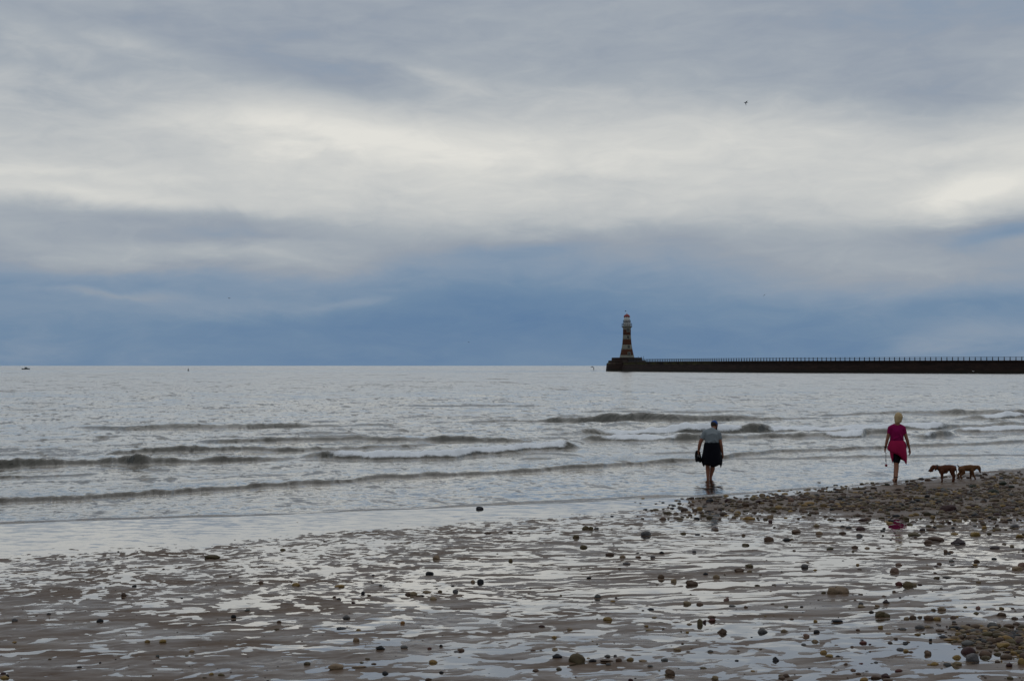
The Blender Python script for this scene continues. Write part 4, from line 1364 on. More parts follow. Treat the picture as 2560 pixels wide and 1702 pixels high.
bmesh.ops.create_uvsphere(bm, u_segments=10, v_segments=8, radius=.015, matrix=Matrix.Translation(c(1946, 1182)))
bm_obj('nose', bm, M_NOSE, dog2)
for yy in (-.034, .034):
    bm = bmesh.new()
    bmesh.ops.create_uvsphere(bm, u_segments=8, v_segments=6, radius=.008, matrix=Matrix.Translation(c(1944, 1116, yy)))
    bm_obj('eye', bm, M_NOSE, dog2)

# ------------------------------------------------------------------ stones
def make_stone(attr):
    m, q = mat('wet_stone')
    if attr:
        base_ = q.n('ShaderNodeAttribute', attribute_name='tone').outputs['Color']
    else:
        base_ = q.n('ShaderNodeObjectInfo').outputs['Color']
    geo = q.n('ShaderNodeNewGeometry')
    n1 = q.noise(geo.outputs['Position'], 16, 5, .65)
    n2 = q.noise(geo.outputs['Position'], 90, 3, .6)
    f = q.m('MULTIPLY', q.m('MULTIPLY_ADD', n1.outputs[0], 1.3, .35), q.m('MULTIPLY_ADD', n2.outputs[0], .8, .6))
    cc = q.vm('SCALE', base_)
    q.put(cc, 3, f)
    bp = q.n('ShaderNodeBump', {'Strength': .7, 'Distance': .012, 'Height': n1.outputs[0]})
    b = q.n('ShaderNodeBsdfPrincipled', {'Base Color': cc.outputs[0], 'Roughness': q.m('MULTIPLY_ADD', n2.outputs[0], .4, .38), 'Specular IOR Level': .28, 'Normal': bp.outputs[0]})
    q.n('ShaderNodeOutputMaterial', {0: b})
    return m


M_ST, M_STA = make_stone(False), make_stone(True)
TONE = dict(olive=(.085, .062, .028), brown=(.085, .050, .030), black=(.012, .012, .014), ochre=(.21, .130, .038), tan=(.19, .135, .078), grey=(.085, .082, .078),
            slate=(.026, .030, .038), red=(.085, .026, .020), maroon=(.035, .012, .011), green=(.014, .018, .007), pink=(.17, .10, .075), purple=(.055, .042, .042), orange=(.24, .11, .03), bluish=(.04, .055, .08))
TONE = {a_: tuple(v_ * .90 for v_ in b_) for a_, b_ in TONE.items()}
WORD = dict(olive='olive brown', brown='brown', black='black', ochre='ochre yellow', tan='tan', grey='grey', slate='slate grey', red='reddish brown', maroon='dark maroon', green='dark green',
            pink='pinkish', purple='purplish grey', orange='orange', bluish='bluish grey')


def stone_mesh(seed, sub, kind):
    """unit stone, about -1..1; kinds: round, flat, angular, cone"""
    r = random.Random(seed)
    bm = bmesh.new()
    bmesh.ops.create_icosphere(bm, subdivisions=sub, radius=1)
    o3 = Vector((r.uniform(-50, 50), r.uniform(-50, 50), r.uniform(-50, 50)))
    from mathutils import noise
    cuts = []
    for _ in range({'round': 1, 'flat': 2, 'angular': 9, 'cone': 7}[kind]):
        v = Vector((r.gauss(0, 1), r.gauss(0, 1), r.gauss(0, 1))).normalized()
        cuts.append((v, r.uniform(.62, .86) if kind in ('angular', 'cone') else r.uniform(.78, .95)))
    for v in bm.verts:
        p = v.co.copy()
        for nrm, dd_ in cuts:
            e = p.dot(nrm) - dd_
            if e > 0:
                p -= nrm * e * .85
        a = noise.noise(p * 1.1 + o3) * .22 + noise.noise(p * 2.6 + o3) * .09
        p *= 1 + a
        if kind == 'cone':
            s = 1 - .52 * max(0, p.z)
            p.x *= s; p.y *= s
        if kind == 'flat':
            p.z = math.copysign(abs(p.z) ** 1.25, p.z)
        v.co = p
    me = bpy.data.meshes.new('stone_' + kind)
    bm.to_mesh(me)
    bm.free()
    me.polygons.foreach_set('use_smooth', np.full(len(me.polygons), kind in ('round', 'flat')))
    co = np.empty(len(me.vertices) * 3, np.float32)
    me.vertices.foreach_get('co', co)
    co = co.reshape(-1, 3)
    mn, mxx = co.min(0), co.max(0)
    co = (co - (mn + mxx) / 2) / ((mxx - mn) / 2)
    me.vertices.foreach_set('co', co.ravel())
    me.materials.append(M_ST)
    me.update()
    return me


BIG = {k_: [stone_mesh(100 + i * 7 + hash_, 3, k_) for i in range(4)] for k_, hash_ in (('round', 1), ('flat', 2), ('angular', 3), ('cone', 4))}
SML = {k_: [stone_mesh(300 + i * 7 + hash_, 2, k_) for i in range(5)] for k_, hash_ in (('round', 1), ('flat', 2), ('angular', 3))}

C5, C6, C7, C8 = (0, 1300), (640, 1300), (1280, 1300), (1920, 1300)
Q = 640 / 2359
named = []       # px, py base, w px, h px, tone, kind, label, short name


def add(crop, cx, cyb, w_, h_, tone, kind, label=None, short=None, q=Q):
    named.append((crop[0] + cx * q, crop[1] + cyb * q, w_ * q, h_ * q, tone, kind, label, short))


# left of the picture
add(C5, 1950, 352, 150, 40, 'olive', 'flat', 'long flat olive brown stone alone where the puddled sand meets the shallows', 'long flat olive stone')
add(C5, 1137, 703, 50, 40, 'brown', 'angular', 'small upright brown stone behind the round black stone on the left', 'upright brown stone')
add(C5, 915, 938, 65, 45, 'black', 'round', 'round purple black stone on the puddled sand at the far left', 'round purple black stone')
add(C5, 2150, 905, 50, 38, 'black', 'round', 'small shiny black stone to the right of the round purple black stone', 'shiny black stone')
add(C5, 130, 930, 60, 35, 'grey', 'round'); add(C5, 1495, 1135, 70, 40, 'ochre', 'flat'); add(C5, 1355, 1130, 55, 30, 'ochre', 'flat'); add(C5, 35, 1455, 90, 30, 'ochre', 'flat', 'yellow flat stone in the corner of the wet sand nearest the viewer')
add(C5, 1450, 1256, 35, 25, 'grey', 'round'); add(C5, 65, 1445, 30, 32, 'black', 'round'); add(C5, 2275, 838, 50, 25, 'grey', 'flat')
add(C6, 247, 277, 55, 28, 'olive', 'round', 'dark olive pebble alone behind the ochre stones in the shallow film', 'lone dark olive pebble')
add(C6, 365, 605, 78, 40, 'ochre', 'round', 'round ochre yellow stone with a pale shine left of the middle', 'round ochre stone')
add(C6, 770, 615, 100, 25, 'ochre', 'flat', 'long flat ochre stone to the right of the round ochre stone', 'long ochre stone')
add(C6, 1663, 360, 75, 45, 'tan', 'angular', 'peaked tan stone behind the angular black stone', 'peaked tan stone')
add(C6, 1600, 500, 75, 38, 'black', 'angular', 'angular black stone lying flat near the middle of the puddles', 'angular black stone')
add(C6, 2068, 578, 64, 46, 'black', 'round', 'round dark stone sitting in a bright puddle near the middle', 'round dark stone in the bright puddle')
add(C6, 1998, 575, 42, 32, 'tan', 'round'); add(C6, 985, 682, 38, 32, 'black', 'angular'); add(C6, 1405, 688, 70, 32, 'brown', 'flat'); add(C6, 1452, 694, 75, 40, 'tan', 'flat'); add(C6, 1573, 668, 85, 30, 'tan', 'flat')
add(C6, 1695, 662, 42, 24, 'olive', 'flat'); add(C6, 1837, 662, 52, 32, 'grey', 'round'); add(C6, 1633, 738, 66, 38, 'tan', 'round'); add(C6, 1534, 700, 38, 16, 'black', 'flat'); add(C6, 1812, 610, 36, 18, 'black', 'flat')
add(C6, 830, 905, 75, 40, 'grey', 'flat', 'flat grey stone above the long dark slate', 'flat grey stone')
add(C6, 790, 1000, 108, 22, 'slate', 'flat', 'long thin dark slate with a wet rim', 'long dark slate')
add(C6, 945, 1012, 50, 22, 'ochre', 'flat'); add(C6, 920, 1118, 66, 44, 'tan', 'angular', 'lumpy tan stone in front of the long dark slate', 'lumpy tan stone'); add(C6, 1145, 1195, 88, 44, 'black', 'flat', 'broad black stone left of the pale grey stone near the bottom', 'broad black stone')
add(C6, 1365, 1188, 75, 30, 'grey', 'flat', 'pale grey flat stone right of the broad black stone', 'pale grey flat stone'); add(C6, 1885, 1208, 75, 32, 'brown', 'round'); add(C6, 1845, 1215, 60, 22, 'grey', 'flat')
add(C6, 730, 1375, 148, 62, 'tan', 'round', 'big pale tan boulder low at the bottom left of the middle', 'big pale tan boulder')
add(C6, 1632, 1315, 82, 36, 'ochre', 'flat', 'oval ochre tan stone near the bottom middle', 'oval ochre stone'); add(C6, 210, 945, 45, 30, 'brown', 'round'); add(C6, 188, 1008, 50, 22, 'olive', 'flat'); add(C6, 1350, 955, 42, 30, 'orange', 'round', 'small orange stone on bare sand left of the long slick', 'small orange stone')
add(C6, 1705, 1165, 32, 26, 'black', 'round'); add(C6, 1598, 1190, 42, 22, 'red', 'flat'); add(C6, 945, 1358, 150, 18, 'tan', 'flat'); add(C6, 1085, 1325, 50, 18, 'brown', 'flat'); add(C6, 45, 585, 45, 26, 'brown', 'round')
add(C6, 720, 715, 38, 22, 'brown', 'flat'); add(C6, 762, 732, 42, 22, 'grey', 'flat'); add(C6, 1040, 700, 40, 16, 'brown', 'flat'); add(C6, 1147, 612, 32, 22, 'grey', 'round'); add(C6, 2135, 122, 70, 22, 'brown', 'flat'); add(C6, 2345, 118, 50, 18, 'black', 'flat'); add(C6, 2345, 380, 40, 36, 'olive', 'round')
add((640, 900), 2062, 1385, 68, 46, 'black', 'angular', 'black angular rock on the swash line left of the middle', 'black rock on the swash line')
# middle right
add(C7, 1235, 145, 95, 50, 'grey', 'angular', 'dark grey humped stone in a puddle below the wading man', 'humped grey stone')
add(C7, 680, 85, 70, 40, 'olive', 'round'); add(C7, 730, 88, 42, 34, 'olive', 'round'); add(C7, 778, 86, 50, 24, 'grey', 'flat'); add(C7, 660, 255, 75, 38, 'olive', 'round', 'humped olive stone with a bright puddle on its right', 'humped olive stone'); add(C7, 590, 165, 62, 36, 'olive', 'angular')
add(C7, 903, 325, 82, 34, 'brown', 'round'); add(C7, 1020, 350, 60, 32, 'tan', 'round'); add(C7, 1058, 408, 72, 26, 'grey', 'flat'); add(C7, 1380, 310, 44, 28, 'black', 'round'); add(C7, 1680, 300, 38, 26, 'grey', 'round'); add(C7, 1300, 350, 48, 24, 'grey', 'round'); add(C7, 1165, 347, 60, 20, 'brown', 'flat')
add(C7, 1375, 540, 66, 45, 'brown', 'round'); add(C7, 1490, 570, 60, 42, 'tan', 'angular', 'tan stone with a shadowed side left of the humped brown stone', 'shaded tan stone'); add(C7, 1660, 596, 115, 54, 'brown', 'angular', 'humped brown boulder ending in a pale tip in the right of the puddles', 'humped brown boulder')
add(C7, 1885, 535, 66, 42, 'tan', 'round'); add(C7, 1785, 505, 48, 30, 'black', 'flat'); add(C7, 2190, 432, 80, 32, 'olive', 'flat'); add(C7, 2100, 480, 90, 40, 'brown', 'angular'); add(C7, 2190, 480, 50, 25, 'tan', 'flat'); add(C7, 790, 718, 68, 38, 'grey', 'round', 'dark grey dome shaped stone between two long slicks', 'grey dome stone')
add(C7, 1615, 776, 80, 34, 'tan', 'round', 'tan stone left of its brown twin between the slicks', 'tan twin stone'); add(C7, 1733, 780, 66, 30, 'brown', 'round'); add(C7, 1278, 825, 64, 28, 'slate', 'flat'); add(C7, 883, 926, 92, 40, 'ochre', 'round', 'oval yellow olive stone right of the middle at the front', 'oval yellow stone')
add(C7, 1735, 962, 52, 70, 'olive', 'round', 'egg shaped stone standing on end beside a small dark one', 'upright egg stone'); add(C7, 1775, 945, 32, 44, 'maroon', 'angular'); add(C7, 1845, 935, 70, 36, 'red', 'flat', 'reddish stone right of the upright egg shaped stone', 'reddish stone'); add(C7, 1838, 898, 85, 20, 'brown', 'flat')
add(C7, 1938, 1042, 88, 56, 'brown', 'cone', 'brown cone shaped stone on the bare sand', 'brown cone stone'); add(C7, 275, 985, 62, 22, 'maroon', 'flat'); add(C7, 390, 1085, 52, 24, 'ochre', 'flat'); add(C7, 535, 1010, 55, 20, 'tan', 'flat')
add(C7, 418, 1270, 98, 44, 'black', 'flat', 'black flat stone left of the big round boulder', 'black flat stone'); add(C7, 600, 1312, 156, 104, 'olive', 'round', 'big round olive brown boulder with a pale foot at the bottom middle', 'big round boulder'); add(C7, 745, 1308, 74, 34, 'black', 'flat', 'black stone just right of the big round boulder', 'black stone by the boulder')
add(C7, 1210, 1300, 86, 22, 'tan', 'flat'); add(C7, 1407, 1293, 66, 28, 'grey', 'round'); add(C7, 1460, 1425, 90, 66, 'brown', 'angular', 'angular dark brown block at the bottom edge', 'angular brown block'); add(C7, 1873, 1465, 66, 40, 'tan', 'round'); add(C7, 1095, 1481, 45, 30, 'maroon', 'round'); add(C7, 890, 1340, 48, 26, 'grey', 'round'); add(C7, 985, 1306, 62, 36, 'brown', 'round')
add(C7, 2310, 1035, 105, 58, 'grey', 'angular', 'wide grey angular stone right of the brown cone', 'wide grey stone'); add(C7, 1830, 1218, 55, 24, 'grey', 'flat'); add(C7, 880, 1258, 60, 22, 'grey', 'flat'); add(C7, 952, 1256, 34, 24, 'grey', 'round'); add(C7, 870, 1305, 130, 26, 'brown', 'flat'); add(C7, 395, 1195, 60, 30, 'tan', 'flat'); add(C7, 195, 1205, 50, 22, 'brown', 'flat')
add(C7, 1635, 962, 55, 24, 'tan', 'flat'); add(C7, 1978, 740, 52, 40, 'pink', 'angular'); add(C7, 2035, 792, 70, 22, 'grey', 'flat'); add(C7, 1275, 1015, 95, 18, 'tan', 'flat'); add(C7, 930, 755, 52, 18, 'ochre', 'flat'); add(C7, 1315, 900, 52, 18, 'tan', 'flat'); add(C7, 710, 540, 48, 22, 'black', 'flat')
K = (1700, 1180)
q3 = 430 / 2359
add(K, 1220, 942, 156, 78, 'brown', 'round', 'round two toned brown boulder in the long puddle at the right', 'two toned boulder', q3); add(K, 1470, 937, 112, 42, 'black', 'flat', 'shiny black stone just right of the two toned boulder', 'shiny black stone by the two toned boulder', q3)
add(K, 1605, 828, 135, 55, 'olive', 'angular', None, None, q3); add(K, 1910, 858, 92, 56, 'tan', 'round', 'dome shaped pale tan stone in the bright puddle at right', 'pale dome stone', q3); add(K, 2240, 848, 100, 42, 'brown', 'round', None, None, q3); add(K, 905, 1010, 100, 45, 'olive', 'angular', None, None, q3); add(K, 875, 875, 60, 34, 'brown', 'round', None, None, q3)
add(K, 950, 655, 185, 62, 'ochre', 'angular', 'long lumpy ochre stone with weed below the shingle bank', 'lumpy ochre stone', q3); add(K, 1240, 690, 65, 45, 'maroon', 'angular', None, None, q3); add(K, 1240, 630, 90, 60, 'tan', 'angular', None, None, q3); add(K, 2065, 1060, 100, 36, 'olive', 'flat', None, None, q3); add(K, 950, 1305, 115, 48, 'olive', 'angular', None, None, q3); add(K, 1720, 1310, 105, 58, 'grey', 'round', None, None, q3)
add(K, 45, 850, 80, 40, 'olive', 'round', None, None, q3); add(K, 245, 860, 82, 32, 'grey', 'round', None, None, q3); add(K, 495, 800, 75, 42, 'brown', 'round', None, None, q3); add(K, 1915, 155, 68, 32, 'black', 'angular', 'black angular stone standing in the shallows left of the woman', 'black stone in the shallows', q3); add(K, 1780, 440, 160, 48, 'ochre', 'round', None, None, q3); add(K, 2060, 372, 110, 50, 'olive', 'round', None, None, q3)
add(K, 895, 470, 120, 80, 'brown', 'angular', 'lumpy brown stone among the shingle straight below the wading man', 'lumpy brown stone in the shingle', q3); add(K, 1090, 430, 100, 56, 'maroon', 'angular', None, None, q3); add(K, 410, 410, 100, 60, 'black', 'angular', 'dark humped rock at the left end of the shingle bank', 'dark rock at the bank end', q3); add(K, 655, 408, 80, 48, 'maroon', 'round', None, None, q3); add(K, 1300, 420, 70, 55, 'tan', 'angular', None, None, q3); add(K, 1020, 340, 70, 36, 'ochre', 'angular', None, None, q3)
add(K, 1525, 400, 90, 70, 'pink', 'angular', None, None, q3); add(K, 165, 460, 70, 40, 'brown', 'round', None, None, q3); add(K, 270, 510, 110, 50, 'ochre', 'flat', None, None, q3); add(K, 1350, 500, 140, 55, 'ochre', 'flat', None, None, q3); add(K, 1290, 550, 80, 50, 'olive', 'angular', None, None, q3)
# right
add(C8, 600, 680, 105, 76, 'tan', 'round', 'large tan lump at the left of the joined pair of boulders', 'left lump of the tan pair'); add(C8, 690, 676, 150, 74, 'tan', 'round', 'largest tan boulder in the puddles at the right', 'largest tan boulder')
add(C8, 1170, 482, 82, 52, 'pink', 'angular', 'pinkish brown peaked stone above the red and tan pair', 'pinkish peaked stone'); add(C8, 1210, 600, 70, 44, 'red', 'round', 'round reddish stone touching a bigger tan one', 'round reddish stone'); add(C8, 1300, 606, 105, 58, 'olive', 'round'); add(C8, 1350, 602, 55, 28, 'tan', 'flat'); add(C8, 1210, 416, 65, 28, 'pink', 'flat')
add(C8, 1093, 772, 64, 44, 'purple', 'cone', 'purplish grey cone shaped stone standing in a slick', 'purplish cone stone'); add(C8, 860, 782, 44, 34, 'grey', 'round'); add(C8, 865, 804, 74, 28, 'tan', 'flat'); add(C8, 1045, 893, 110, 66, 'olive', 'angular', 'olive brown boulder with a smaller lump on its right', 'olive boulder'); add(C8, 1095, 895, 72, 42, 'olive', 'round')
add(C8, 640, 941, 114, 28, 'slate', 'flat', 'long slate grey stone shaped like a bar', 'slate bar stone'); add(C8, 450, 1037, 64, 34, 'black', 'round', 'shiny black stone below the slate bar', 'black stone below the slate bar'); add(C8, 355, 1076, 62, 32, 'pink', 'round'); add(C8, 1405, 1002, 92, 46, 'grey', 'round', 'rounded grey brown stone with two small ones on its right', 'rounded grey brown stone')
add(C8, 1468, 985, 45, 28, 'grey', 'round'); add(C8, 1510, 992, 42, 20, 'grey', 'flat'); add(C8, 1578, 975, 42, 18, 'grey', 'flat'); add(C8, 1340, 905, 70, 42, 'brown', 'round'); add(C8, 1280, 915, 52, 34, 'tan', 'round'); add(C8, 1400, 898, 48, 24, 'brown', 'round'); add(C8, 1485, 922, 92, 52, 'brown', 'round', 'brown lumpy stone leading a row of ochre stones', 'lumpy brown stone'); add(C8, 1565, 922, 80, 36, 'ochre', 'flat')
add(C8, 880, 1138, 70, 34, 'red', 'flat', 'bright reddish oval stone alone on a slick', 'red oval stone'); add(C8, 515, 1227, 72, 38, 'ochre', 'round', 'smooth yellow oval stone near the bottom right', 'smooth yellow stone'); add(C8, 75, 1297, 60, 48, 'black', 'cone', 'black peaked stone at the bottom right of the middle', 'black peaked stone'); add(C8, 570, 1260, 76, 28, 'ochre', 'flat'); add(C8, 645, 1258, 42, 16, 'slate', 'flat')
add(C8, 1855, 1224, 138, 80, 'maroon', 'round', 'large dark maroon boulder at the edge of the near shingle', 'maroon boulder'); add(C8, 1890, 1302, 132, 86, 'grey', 'angular', 'big grey green boulder in front of the maroon boulder', 'grey green boulder'); add(C8, 1478, 1238, 66, 52, 'brown', 'angular', 'upright brown stone left of the maroon boulder', 'upright brown stone by the shingle'); add(C8, 1745, 1270, 80, 42, 'ochre', 'angular')
add(C8, 2155, 886, 92, 44, 'brown', 'angular'); add(C8, 1607, 836, 82, 36, 'tan', 'round'); add(C8, 1940, 816, 44, 30, 'pink', 'round'); add(C8, 2085, 997, 92, 28, 'tan', 'flat'); add(C8, 170, 1447, 66, 40, 'brown', 'round'); add(C8, 1660, 533, 94, 16, 'black', 'flat', 'thin black bar shaped stone on bare sand at the right', 'thin black bar stone'); add(C8, 1560, 537, 60, 18, 'olive', 'flat'); add(C8, 340, 432, 66, 32, 'grey', 'round')
add(C8, 860, 90, 102, 42, 'maroon', 'round', 'dark smooth rounded boulder below the long dark slabs', 'dark smooth boulder'); add(C8, 845, 150, 66, 34, 'grey', 'round'); add(C8, 1765, 222, 132, 66, 'purple', 'cone', 'broad pointed grey boulder between bright puddles at the right', 'broad pointed boulder'); add(C8, 1485, 214, 82, 42, 'brown', 'round'); add(C8, 1360, 142, 122, 38, 'olive', 'angular')
add(C8, 265, 118, 86, 34, 'brown', 'round'); add(C8, 475, 132, 64, 36, 'tan', 'round'); add(C8, 690, 127, 66, 24, 'olive', 'round'); add(C8, 745, 78, 58, 28, 'grey', 'round'); add(C8, 2300, 462, 100, 46, 'tan', 'angular', 'tan and brown stone leaning at the right edge', 'leaning tan stone'); add(C8, 2345, 430, 70, 50, 'pink', 'angular'); add(C8, 860, 1322, 48, 28, 'red', 'angular'); add(C8, 1780, 1016, 52, 32, 'purple', 'round')
add(C8, 2230, 1352, 64, 40, 'maroon', 'round'); add(C8, 2345, 1330, 70, 70, 'ochre', 'round', 'yellow boulder cut by the right edge of the near shingle', 'yellow edge boulder'); add(C8, 1655, 1335, 80, 32, 'grey', 'round'); add(C8, 1745, 1340, 95, 46, 'tan', 'angular'); add(C8, 1540, 1335, 80, 36, 'ochre', 'flat'); add(C8, 805, 262, 60, 36, 'brown', 'round'); add(C8, 918, 262, 60, 30, 'tan', 'round'); add(C8, 1020, 262, 62, 20, 'brown', 'flat'); add(C8, 575, 270, 65, 22, 'grey', 'flat')
add(C8, 2100, 265, 90, 32, 'purple', 'round'); add(C8, 1925, 388, 62, 34, 'brown', 'angular'); add(C8, 1697, 384, 50, 24, 'grey', 'flat'); add(C8, 1920, 142, 90, 42, 'ochre', 'angular'); add(C8, 1560, 190, 160, 45, 'brown', 'flat'); add(C8, 1640, 300, 40, 36, 'brown', 'angular'); add(C8, 1690, 298, 62, 26, 'brown', 'round'); add(C8, 450, 60, 60, 30, 'tan', 'flat'); add(C8, 690, 66, 46, 26, 'grey', 'round'); add(C8, 175, 187, 78, 24, 'black', 'flat')
add(C8, 440, 935, 40, 32, 'ochre', 'round'); add(C8, 1040, 1000, 46, 36, 'ochre', 'angular'); add(C8, 1115, 1048, 60, 18, 'tan', 'flat'); add(C8, 830, 1025, 40, 22, 'brown', 'round'); add(C8, 1620, 1080, 75, 26, 'slate', 'flat'); add(C8, 1500, 1118, 34, 28, 'black', 'angular'); add(C8, 1225, 1197, 70, 28, 'grey', 'flat'); add(C8, 1275, 1212, 60, 36, 'ochre', 'angular'); add(C8, 1320, 1217, 60, 22, 'brown', 'flat'); add(C8, 835, 1425, 50, 24, 'brown', 'flat')
add(C8, 1210, 1395, 70, 30, 'red', 'flat'); add(C8, 1000, 1455, 110, 40, 'brown', 'angular'); add(C8, 1090, 1450, 80, 44, 'maroon', 'angular'); add(C8, 1110, 1480, 100, 30, 'brown', 'round'); add(C8, 890, 1478, 80, 40, 'ochre', 'flat'); add(C8, 1690, 1110, 130, 26, 'ochre', 'flat'); add(C8, 2040, 1100, 120, 36, 'brown', 'angular'); add(C8, 2180, 1180, 130, 50, 'ochre', 'angular')
T = (2130, 1180)
add(T, 1335, 537, 215, 112, 'maroon', 'angular', 'largest dark boulder on the sand right below the dogs', 'largest dark boulder', q3); add(T, 1950, 292, 160, 82, 'green', 'round', 'largest dark green weedy boulder at the top of the bank', 'largest green boulder', q3); add(T, 1665, 207, 112, 52, 'green', 'round', 'dark green weedy stone just right below the tan dog', 'green stone below the tan dog', q3)
add(T, 2080, 178, 120, 66, 'green', 'round', 'dark green weedy stone farthest back on the bank', 'farthest green stone', q3); add(T, 2190, 217, 112, 44, 'green', 'flat', 'flat green weedy stone right behind the largest green boulder', 'flat green stone', q3); add(T, 1955, 402, 150, 56, 'olive', 'flat', 'flat olive slab with a dark end right of a leaning grey stone', 'flat olive slab', q3); add(T, 1815, 408, 78, 66, 'grey', 'angular', 'leaning grey slab left of the flat olive slab', 'leaning grey slab', q3)
add(T, 2165, 522, 182, 54, 'maroon', 'round', 'long dark brown boulder at the right of the bank', 'long dark boulder', q3); add(T, 955, 102, 92, 38, 'black', 'flat', 'black stone in the shallows in front of the russet dog', 'black stone before the dog', q3); add(T, 90, 357, 142, 44, 'maroon', 'flat', 'dark brown slab at the puddled edge below the woman', 'dark slab', q3); add(T, 182, 293, 38, 40, 'slate', 'angular', None, None, q3); add(T, 1140, 80, 62, 18, 'black', 'flat', None, None, q3)
add(T, 2055, 92, 64, 34, 'bluish', 'angular', 'bluish grey stone at the water edge right of the tan dog', 'bluish stone', q3); add(T, 1700, 868, 135, 56, 'ochre', 'angular', None, None, q3); add(T, 490, 182, 74, 36, 'green', 'round', None, None, q3); add(T, 490, 300, 80, 50, 'ochre', 'angular', None, None, q3); add(T, 1240, 545, 80, 30, 'tan', 'round', None, None, q3); add(T, 2510 - 400, 690, 90, 40, 'brown', 'flat', None, None, q3); add(T, 1340, 700, 62, 38, 'maroon', 'angular', None, None, q3)
add(T, 1230, 750, 170, 36, 'olive', 'flat', None, None, q3); add(T, 1110, 800, 160, 46, 'brown', 'cone', None, None, q3); add(T, 975, 808, 90, 44, 'purple', 'round', None, None, q3); add(T, 745, 655, 90, 52, 'olive', 'angular', None, None, q3); add(T, 90, 600, 130, 44, 'brown', 'flat', None, None, q3); add(T, 160, 672, 135, 40, 'maroon', 'flat', 'long dark stone above the dark smooth boulder', 'long dark stone', q3)
add(T, 2250, 760, 120, 60, 'grey', 'angular', None, None, q3); add(T, 1985, 800, 140, 44, 'olive', 'angular', None, None, q3); add(T, 1520, 320, 130, 40, 'brown', 'flat', None, None, q3); add(T, 1130, 590, 100, 18, 'black', 'flat', None, None, q3); add(T, 2310, 900, 120, 60, 'ochre', 'angular', None, None, q3)


def stone_obj(px, py, w_, h_, tone, kind, me, jit=0.0):
    x, y, z = at(px, py)
    g = float(ground(np.array(x), np.array(y)))
    sx = w_ * y / F / 2
    sz = h_ * y / F * .86 / 1.45
    sy = max(sx * random.uniform(.6, .85), sz * .7)
    o = bpy.data.objects.new('stone', me)
    COL.objects.link(o)
    gy = y + sy * .7
    o.location = (x, gy, max(g, -.02) + sz * .34)
    o.scale = (sx, sy, sz)
    o.rotation_euler = (random.uniform(-.12, .12), random.uniform(-.12, .12), random.choice((0, math.pi)) + random.uniform(-.3, .3))
    f = random.uniform(.85, 1.15)
    cc = TONE[tone]
    o.color = (cc[0] * f, cc[1] * f * random.uniform(.95, 1.05), cc[2] * f, 1)
    return o


STONES = []
for i, (px, py, w_, h_, tone, kind, label, short) in enumerate(named):
    big = w_ > 16
    lib = BIG[kind] if big or kind == 'cone' else SML[kind]
    o = stone_obj(px, py, w_, h_, tone, kind, lib[i % len(lib)])
    STONES.append(dict(o=o, px=px, py=py, w=w_, h=h_, tone=tone, kind=kind, label=label, short=short))

# scatter of the rest: candidates with a photo-like density on the ground
cand = []
rs = np.random.default_rng(21)


def scat(n, fn_xy, wlo, whi, pw, tones):
    for _ in range(n):
        px, py = fn_xy()
        if py < 1140 or py > 1760 or px < -120 or px > 3010: continue
        x, y, z = at(px, py)
        if shore_s(np.array(x), np.array(y)) < -.3: continue
        if any(abs(px - fx) < hw and abs(py - fy) < hh for fx, fy, hw, hh in ((1779, 1200, 30, 14), (2240, 1212, 26, 12), (2357, 1213, 46, 9), (2415, 1204, 40, 8))): continue
        m_ = wlo + (whi - wlo) * rs.random() ** pw                 # metres across
        cand.append((x, y, m_, tones[int(rs.integers(len(tones)))], px, py))


def in_bank():
    while True:
        px, py = rs.uniform(1600, 3000), rs.uniform(1150, 1440)
        x, y, z = at(px, py)
        g, g2 = bank_w(np.array(x), np.array(y))
        top = np.interp(px, [1600, 1780, 2200, 2560, 3000], [1262, 1240, 1205, 1176, 1140])
        if py < top: continue
        cl = .6 + .9 * pn(np.array(x * .9), np.array(y * .9), 900)
        if rs.random() < float(g) * 1.1 * max(0.05, float(cl)): return px, py


def in_near():
    while True:
        px, py = rs.uniform(2230, 2960), rs.uniform(1560, 1740)
        x, y, z = at(px, py)
        g, g2 = bank_w(np.array(x), np.array(y))
        if rs.random() < float(g2): return px, py


def in_right():
    while True:
        px, py = rs.uniform(1250, 2960), rs.uniform(1250, 1740)
        if rs.random() < ((px - 1150) / 1450) ** 1.6 * (.35 + .65 * (pn(np.array(px / 140.), np.array(py / 40.), 910) > .05)): return px, py


BROWN = ['olive', 'olive', 'brown', 'brown', 'ochre', 'olive', 'brown', 'olive', 'brown', 'maroon', 'tan', 'ochre', 'brown', 'tan', 'black', 'olive', 'brown', 'grey']
scat(10500, in_bank, .018, .16, 3.2, BROWN)
scat(420, lambda: (rs.normal(1790, 90), rs.uniform(1243, 1300)), .02, .15, 3.0, BROWN)
scat(2000, in_near, .02, .12, 2.2, BROWN + ['ochre', 'tan'])
scat(900, in_right, .010, .085, 3.0, BROWN + ['black', 'slate', 'grey'])
scat(260, lambda: (rs.uniform(-100, 2700), rs.uniform(1300, 1740)), .012, .07, 2.4, BROWN + ['black', 'black', 'slate', 'grey'])
scat(500, lambda: (rs.uniform(-100, 2700), rs.uniform(1290, 1740)), .008, .022, 1.5, ['black', 'slate', 'maroon', 'brown', 'black'])
cand.sort(key=lambda q_: -q_[2] / q_[1])
inside = [q_ for q_ in cand if 4 < q_[4] < 2556 and q_[5] < 1698]
n_ind = 296 - len(named)
ind = inside[:n_ind]
ids = set(id(q_) for q_ in ind)
rest = [q_ for q_ in cand if id(q_) not in ids]
kinds3 = ['round', 'flat', 'angular', 'flat', 'round']
